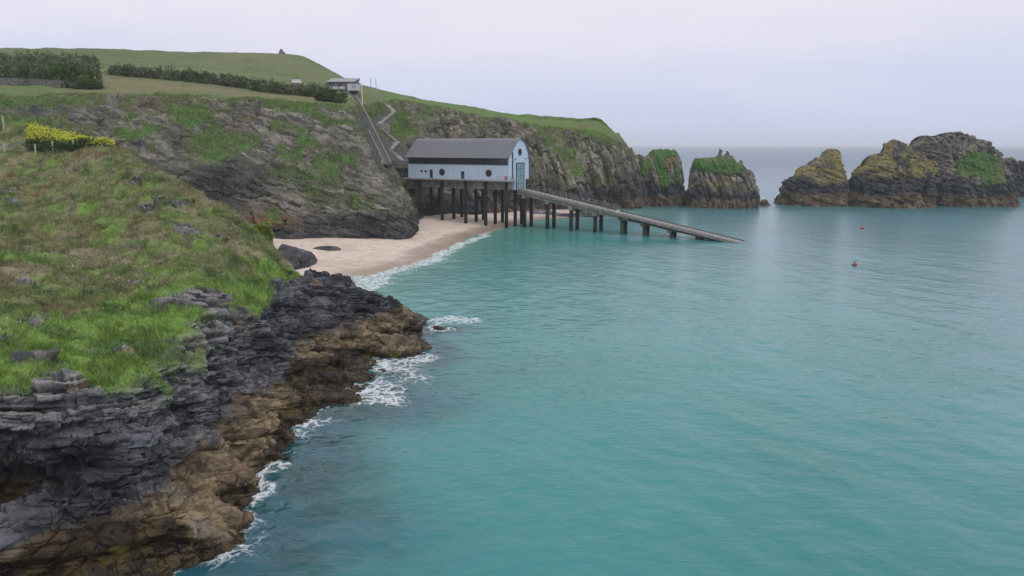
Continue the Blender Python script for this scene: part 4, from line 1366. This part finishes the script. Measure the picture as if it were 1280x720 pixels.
MB().prism([(-4.5, -2.9, 1.8), (-4.5, 2.9, 1.8), (-3.2, 0, 3.1)], (9, 0, 0)).build('roof', M_STEEL, lo)
for dx in (-3, 0, 3):
    MB().box((dx, -2.53, .9), (.9, .08, .9)).build('window', M_GLASS, lo)
wf = empty('white_fence', P(416, 112, 228))
tag(wf, 'low white panel fence in front of the grey building on the cliff top', 'fence')
for i in range(4):
    MB().box((-3.2 + i * 2.0, 0, .55), (1.6, .1, .8)).build('panel', M_GREYW, wf)
for i in range(5):
    MB().box((-4.2 + i * 2.0, .02, .3), (.16, .16, 1.9)).build('post', M_TIMBER, wf)
for (px, py0, py1, Y, lab, mt) in ((452.5, 115, 104, 224, 'short white post beside the upper hut', M_WHITE), (464, 118, 98, 243, 'thin pole on the slope, nearer the upper hut of the two', M_STEEL), (470.5, 119, 99, 245, 'thin pole on the slope above the zigzag path', M_STEEL)):
    a, b_ = Vector(P(px, py0, Y)), Vector(P(px, py1, Y))
    a.z = (ground(a.x, a.y, BV_B) or a.z) - .3
    o = MB().cyl((0, 0, 0), (0, 0, b_.z - a.z), .14, .09, 10).cyl((0, 0, b_.z - a.z - .02), (0, 0, b_.z - a.z + .16), .16, .1, 10).build('pole', mt)
    o.location = a
    tag(o, lab, 'pole')

# zigzag path and its walls
pth = [(474, 127), (484, 132), (492, 140), (482, 148), (472, 157), (478, 163), (485, 168.5), (497, 178), (491, 184), (487, 188), (497, 196), (506, 206)]
pp = [hit(*p, BV_B) for p in pth]
pp = [p for p in pp if p is not None]
path = MB()
for a, b_ in zip(pp[:-1], pp[1:]):
    path.bar(a + Vector((0, 0, .1)), b_ + Vector((0, 0, .1)), 1.5, .5)
tag(path.build('path', M_PATH), kind='structure')
lnd = hit(479, 161, BV_B)
if lnd:
    o = MB().box((0, 0, 0), (3.4, 3.0, 2.4)).box((0, -1.6, .7), (3.6, .25, 1.6)).build('retaining_wall', M_PATH, None, bevel=.06)
    o.location = lnd
    tag(o, 'pale concrete landing wall at the bend of the zigzag path', 'wall')
pl_ = empty('lift_platform', MI @ Vector((-L - 4.0, 3.5, 11.4)), RZ)
tag(pl_, 'grey steel landing platform between the lift track and the boathouse', 'platform')
MB().box((0, 0, 2.6), (6.5, 5.0, .3)).build('floor', M_CONCDK, pl_)
m = MB()
for x in np.linspace(-3.1, 3.1, 5):
    m.bar((x, -2.4, 2.7), (x, -2.4, 4.4), .1)
m.bar((-3.1, -2.4, 4.4), (3.1, -2.4, 4.4), .1).bar((-3.1, -2.4, 3.6), (3.1, -2.4, 3.6), .08)
m.build('railing', M_STEEL, pl_)
m = MB()
for i in range(14):
    m.box((-2.9 + i * .45, -2.2, 3.5), (.3, .06, 1.6))
m.build('slatted_screen', M_TIMBER, pl_)
for x in (-2.9, 2.9):
    for y in (-2.1, 2.1):
        MB().box((x, y, 1.2), (.3, .3, 2.6)).build('leg', M_FRAME, pl_)
MB().cyl((1.2, -2.55, 1.3), (1.2, -2.35, 1.3), 1.05, seg=24).build('winch_wheel', M_FRAME, pl_)
MB().box((-0.6, 0.4, 1.2), (3.8, 3.4, 2.2)).build('winch_housing', M_CONCDK, pl_)

# ------------------------------------------------------------------ hedges and plants
def foliage(name, label, cat, centres, n, leaf, cols, seed, core=True, group=None, kind=None):
    """centres: (x,y,z,rx,ry,rz) lobes; leaves spread through their outer volume"""
    rng = np.random.default_rng(seed)
    C = np.array(centres)
    vol = C[:, 3] * C[:, 4] * C[:, 5]
    k = rng.choice(len(C), n, p=vol / vol.sum())
    v = rng.normal(size=(n, 3))
    v /= np.linalg.norm(v, axis=1, keepdims=True)
    r = rng.random((n, 1)) ** 0.33
    pos = C[k, :3] + v * r * C[k, 3:6]
    pos += (fbm(pos, leaf * 4, 2, seed)[:, None]) * leaf * 1.5
    a = rng.normal(size=(n, 3)); a /= np.linalg.norm(a, axis=1, keepdims=True)
    b_ = np.cross(a, rng.normal(size=(n, 3))); b_ /= np.linalg.norm(b_, axis=1, keepdims=True)
    s = leaf * (.5 + rng.random((n, 1)))
    V = np.stack([pos - a * s, pos + b_ * s * .6, pos + a * s, pos - b_ * s * .6], 1).reshape(-1, 3)
    c0 = np.array(cols[0]); c1_ = np.array(cols[1])
    t = np.clip(.5 + .5 * fbm(pos, leaf * 6, 3, seed + 3) + .3 * (rng.random(n) - .5), 0, 1)
    cl = np.repeat(mix(c0, c1_, t), 4, 0)
    o = mesh_np(name, V, np.arange(4 * n).reshape(n, 4), M_LEAF, False, {'col': cl})
    tag(o, label, cat, group, kind)
    return o


def lobes(path_px, hgt, wid, n, seed, tree=None, jit=.25):
    rng = np.random.default_rng(seed)
    pts = []
    pxs = np.array(path_px, float)
    seg = np.linspace(0, len(pxs) - 1, n)
    out = []
    for s in seg:
        i = min(int(s), len(pxs) - 2)
        p = pxs[i] + (pxs[i + 1] - pxs[i]) * (s - i)
        h_ = hit(p[0], p[1], BV_B if tree is None else tree)
        if h_ is None:
            continue
        k = hgt * (1 + rng.uniform(-jit, jit))
        out.append((h_.x + rng.uniform(-.6, .6), h_.y + rng.uniform(-.5, .5) + wid * .5, h_.z + k * .42, wid * rng.uniform(.8, 1.3), wid * rng.uniform(.7, 1.2), k * .62))
    return out


hc = ((0.050, 0.082, 0.032), (0.165, 0.20, 0.09))
foliage('hedge', 'big dark bushy hedge at the left edge behind the stone wall', 'hedge',
        lobes([(-120, 97), (-40, 97), (20, 99), (60, 102), (112, 106)], 5.2, 2.6, 44, 1, jit=.3) + lobes([(-120, 84), (0, 84), (60, 86), (118, 92)], 4.6, 2.6, 40, 2, jit=.35), 26000, .34, hc, 11)
foliage('hedge', 'long straight dark hedge across the field below the hill', 'hedge',
        lobes([(138, 94), (180, 97), (230, 101.5), (275, 106.5), (308, 111)], 3.2, 1.6, 62, 3, jit=.3), 12000, .32, hc, 12)
foliage('hedge', 'ragged hedge running toward the hut at the cliff top', 'hedge',
        lobes([(316, 113), (345, 117), (370, 119), (395, 121.5), (415, 124)], 2.9, 1.6, 40, 4, jit=.5), 7000, .34, hc, 13)
foliage('bush', 'bright green shrub growing in front of the big dark hedge', 'bush',
        lobes([(62, 104), (84, 105), (108, 107)], 4.2, 1.9, 16, 8, jit=.4), 8000, .32, ((0.05, 0.095, 0.024), (0.12, 0.19, 0.05)), 17)
foliage('bush', 'rounded green bush on the cliff edge beside the lift track', 'bush',
        lobes([(398, 126), (412, 127), (424, 129)], 2.6, 1.5, 9, 5, jit=.4), 2600, .3, ((0.03, 0.055, 0.018), (0.08, 0.12, 0.035)), 14)
foliage('bush', 'low brighter bush at the end of the stone wall', 'bush',
        lobes([(86, 110), (104, 111), (118, 111.5)], 2.6, 1.6, 9, 6, tree=BV_B), 3000, .26, ((0.03, 0.06, 0.016), (0.075, 0.125, 0.03)), 15)
# yellow flower bank on the near ridge
rng = np.random.default_rng(5)
fl, st_ = [], []
for i in range(6500):
    t = rng.random()
    px = 36 + 103 * t
    top_ = 157 + 25 * t ** 1.2 + rng.normal() * .8
    rel = rng.random()
    a_, b_ = P(px, 186.5, 93.5 - 1.5 * t), P(px, top_, 99 - 4 * t)
    p = a_ * (1 - rel) + b_ * rel + rng.normal(size=3) * [.15, .3, .1]
    gz = ground(p[0], p[1], BV_A)
    if gz is not None:
        p[2] = max(p[2], gz + .15 + .5 * rng.random())
    yes = rel > .42 + .08 * rng.normal() or t > .55 + .05 * rng.normal() + .25 * (1 - rel)
    if rng.random() < .25:
        p[2] -= rng.random() * 1.2 * rel
        yes = False
    fl.append(tuple(p))
    st_.append(1.0 if yes else 0.0)
fl = np.array(fl)
n = len(fl)
k = 4
pos = np.repeat(fl, k, 0) + rng.normal(size=(n * k, 3)) * .14
m_ = len(pos)
a = rng.normal(size=(m_, 3)); a /= np.linalg.norm(a, axis=1, keepdims=True)
b_ = np.cross(a, rng.normal(size=(m_, 3))); b_ /= np.linalg.norm(b_, axis=1, keepdims=True)
s = .09 * (.6 + rng.random((m_, 1)))
V = np.stack([pos - a * s, pos + b_ * s * .7, pos + a * s, pos - b_ * s * .7], 1).reshape(-1, 3)
yel = np.repeat(np.array(st_), k) * (rng.random(m_) < .95)
cl = np.repeat(mix((0.05, 0.085, 0.02), (0.58, 0.60, 0.09), yel), 4, 0)
o = mesh_np('flower_bank', V, np.arange(4 * m_).reshape(m_, 4), M_LEAF, False, {'col': cl})
tag(o, 'bank of bright yellow flowers on the ridge of the near headland', 'flowers', kind='stuff')
bc = hit(328, 291, BV_A) or Vector(P(328, 291, 82))
foliage('bush', 'single yellow green bush on the skyline of the grassy slope above the sand', 'bush',
        [(bc.x + dx, bc.y + dy, bc.z + .3 + dz, .6, .6, .5) for dx, dy, dz in ((0, 0, 0), (.5, .2, -.3), (-.4, .3, .2), (.2, 0, .45), (.7, .1, -.6))], 900, .12, ((0.10, 0.16, 0.03), (0.30, 0.36, 0.07)), 16)

# fence posts on the near ridge
fe = empty('post_fence', hit(66, 186, BV_A) or P(66, 186, 93))
tag(fe, 'row of pale wooden fence posts with wire in front of the yellow flowers', 'fence')
fo_ = Vector(fe.location)
tops = []
for px, py in ((-30, 188), (5.5, 186.5), (44, 186.5), (66, 186.5), (92, 186)):
    q = Vector(P(px, py, 93.0))
    gz = ground(q.x, q.y, BV_A)
    if gz is None:
        continue
    q.z = gz
    hh = 1.3
    o = MB().cyl(q - fo_ - Vector((0, 0, .3)), q - fo_ + Vector((0.03, 0, hh)), .11, .09, 8).build('post', M_POST, fe)
    tops.append(q - fo_)
m = MB()
for a, b_ in zip(tops[:-1], tops[1:]):
    for hh in (.45, .8, 1.1):
        m.bar(a + Vector((0, 0, hh)), b_ + Vector((0, 0, hh)), .014)
m.build('wire', M_STEEL, fe)
q = hit(5, 160, BV_A) or hit(5, 160, BV_B)
if q:
    o = MB().cyl((0, 0, -.3), (0, 0, 1.5), .13, .11, 8).cyl((0, 0, 1.48), (0, 0, 1.56), .15, .06, 8).build('gate_post', M_POST)
    o.location = q
    tag(o, 'lone pale post further up the slope behind the fence', 'post')

# dry stone wall
wp = [hit(px, py, BV_B) for px, py in ((-90, 106), (-40, 106), (0, 106), (35, 107), (70, 109), (110, 111))]
wp = [w for w in wp if w]
if len(wp) > 1:
    m = MB()
    for a, b_ in zip(wp[:-1], wp[1:]):
        m.bar(a + Vector((0, 0, .6)), b_ + Vector((0, 0, .6)), .7, 2.0)
        m.bar(a + Vector((0, 0, 1.68)), b_ + Vector((0, 0, 1.68)), .5, .16)
    o = m.build('field_wall', M_STONE)
    tag(o, 'dark dry stone wall with pale coping below the big hedge', 'wall')
# white hut in the hedge
q = Vector(P(371, 106, 246))
gz = ground(q.x, q.y, BV_B) or q.z
hb = empty('field_shed', (q.x, q.y, gz))
tag(hb, 'tiny whitish shed standing alone above the ragged hedge', 'shed')
hz = P(371, 99, 246)[2] - gz
MB().box((0, 0, hz / 2 - .2), (2.4, 2.2, hz + .4)).build('wall', M_STONE, hb)
MB().box((0, 0, hz - .55), (2.45, 2.25, 1.4)).build('upper_wall', M_WHITE, hb)
MB().prism([(-1.4, -1.35, hz + .12), (-1.4, 1.35, hz + .12), (-1.4, 1.35, hz + .35), (-1.4, -1.35, hz + .2)], (2.8, 0, 0)).build('roof', M_SLATE, hb)
# cairn on the hill
q = Vector(SB[np.unravel_index(np.argmin(np.linalg.norm(SB - P(352, 68.5, 385), axis=-1)), SB.shape[:2])])
o = MB().cyl((0, 0, -.5), (0, 0, 1.4), 1.5, 1.0, 9).cyl((0, 0, 1.38), (0, 0, 2.2), .95, .55, 8).cyl((1.2, .2, -.5), (1.2, .2, .7), .9, .6, 7).build('cairn', M_STONE)
o.location = q
tag(o, 'small dark cairn on the skyline of the hill', 'cairn')

# ------------------------------------------------------------------ buoys
for (px, py, r, mt, lab) in ((1078, 286, .36, M_RED, 'small red buoy floating farther out near the islands'), (1068, 332, .34, M_ORANGE, 'dark orange buoy floating nearer in open water')):
    c = G(px, py)
    by = empty('mooring_buoy', (c[0], c[1], 0))
    tag(by, lab, 'buoy')
    bm = bmesh.new()
    bmesh.ops.create_uvsphere(bm, u_segments=20, v_segments=12, radius=r)
    bmesh.ops.scale(bm, vec=(1.25, 1.1, .85), verts=bm.verts[:])
    bmesh.ops.translate(bm, vec=(0, 0, .2), verts=bm.verts[:])
    me = bpy.data.meshes.new('float'); bm.to_mesh(me); bm.free()
    for p in me.polygons: p.use_smooth = True
    me.materials.append(mt)
    link('float', me, by)
    MB().cyl((0, 0, r * .85 + .1), (0, 0, r * .85 + .35), .07, .05, 10).cyl((-.1, 0, r * .85 + .4), (.1, 0, r * .85 + .4), .05, .05, 8).build('ring', M_FRAME, by)

# ------------------------------------------------------------------ haze
hm = bpy.data.materials.new('haze')
hm.use_nodes = True
nt = hm.node_tree
nt.nodes.clear()
out_ = nt.nodes.new('ShaderNodeOutputMaterial')
pv = nt.nodes.new('ShaderNodeVolumePrincipled')
pv.inputs['Color'].default_value = (0.93, 0.95, 1.0, 1)
pv.inputs['Density'].default_value = 0.00017
pv.inputs['Anisotropy'].default_value = 0.0
nt.links.new(pv.outputs[0], out_.inputs['Volume'])
hb_ = MB().box((0, 12400, 39), (52000, 25600, 92)).build('haze', hm)
tag(hb_, kind='stuff')

# ------------------------------------------------------------------ sky and sun
SUN_EL, SUN_AZ = math.radians(52), math.radians(140)       # azimuth clockwise from north (+Y)
w = bpy.data.worlds.new('World')
scene.world = w
w.use_nodes = True
nt = w.node_tree
nt.nodes.clear()
wo = nt.nodes.new('ShaderNodeOutputWorld')
sky = nt.nodes.new('ShaderNodeTexSky')
sky.sky_type = 'NISHITA'
sky.sun_disc = False
sky.sun_elevation = SUN_EL
sky.sun_rotation = SUN_AZ
sky.air_density = 1.0
sky.dust_density = 2.0
bg1 = nt.nodes.new('ShaderNodeBackground')
bg1.inputs['Strength'].default_value = 0.08
nt.links.new(sky.outputs[0], bg1.inputs['Color'])
tc = nt.nodes.new('ShaderNodeTexCoord')
mp = nt.nodes.new('ShaderNodeMapping')
mp.inputs['Scale'].default_value = (1.6, 1.6, 9.0)
nt.links.new(tc.outputs['Generated'], mp.inputs['Vector'])
cn = noise_node(nt, 1.5, 5, 0.55, mp.outputs[0], 0.4)
sp = nt.nodes.new('ShaderNodeSeparateXYZ')
nt.links.new(tc.outputs['Generated'], sp.inputs[0])
el = math_n(nt, 'ADD', sp.outputs['Z'], math_n(nt, 'MULTIPLY', math_n(nt, 'SUBTRACT', cn, 0.5), 0.17))
grad = ramp(nt, [(0.0, (0.61, 0.665, 0.875)), (0.05, (0.66, 0.705, 0.905)), (0.11, (0.77, 0.765, 0.92)), (0.17, (0.86, 0.83, 0.93)), (0.5, (0.95, 0.94, 1.0)), (1.0, (1.0, 1.0, 1.04))], el)
bg2 = nt.nodes.new('ShaderNodeBackground')
bg2.inputs['Strength'].default_value = 1.0
nt.links.new(grad, bg2.inputs['Color'])
ms = nt.nodes.new('ShaderNodeMixShader')
ms.inputs[0].default_value = 0.88
nt.links.new(bg1.outputs[0], ms.inputs[1])
nt.links.new(bg2.outputs[0], ms.inputs[2])
nt.links.new(ms.outputs[0], wo.inputs['Surface'])
sd_ = bpy.data.lights.new('sun', 'SUN')
sd_.energy = 0.7
sd_.angle = math.radians(25)
sd_.color = (1.0, 0.96, 0.9)
so = bpy.data.objects.new('sun', sd_)
COL.objects.link(so)
dvec = Vector((math.sin(SUN_AZ) * math.cos(SUN_EL), math.cos(SUN_AZ) * math.cos(SUN_EL), math.sin(SUN_EL)))
so.rotation_euler = dvec.to_track_quat('Z', 'Y').to_euler()

# ------------------------------------------------------------------ render settings
scene.render.engine = 'CYCLES'
scene.cycles.use_denoising = True
scene.cycles.max_bounces = 5
scene.cycles.diffuse_bounces = 3
scene.cycles.glossy_bounces = 3
scene.cycles.volume_bounces = 2
scene.cycles.transparent_max_bounces = 8
scene.view_settings.view_transform = 'Standard'
scene.view_settings.look = 'None'
scene.view_settings.exposure = 0.07
scene.view_settings.gamma = 1.0
scene.view_settings.use_curve_mapping = False
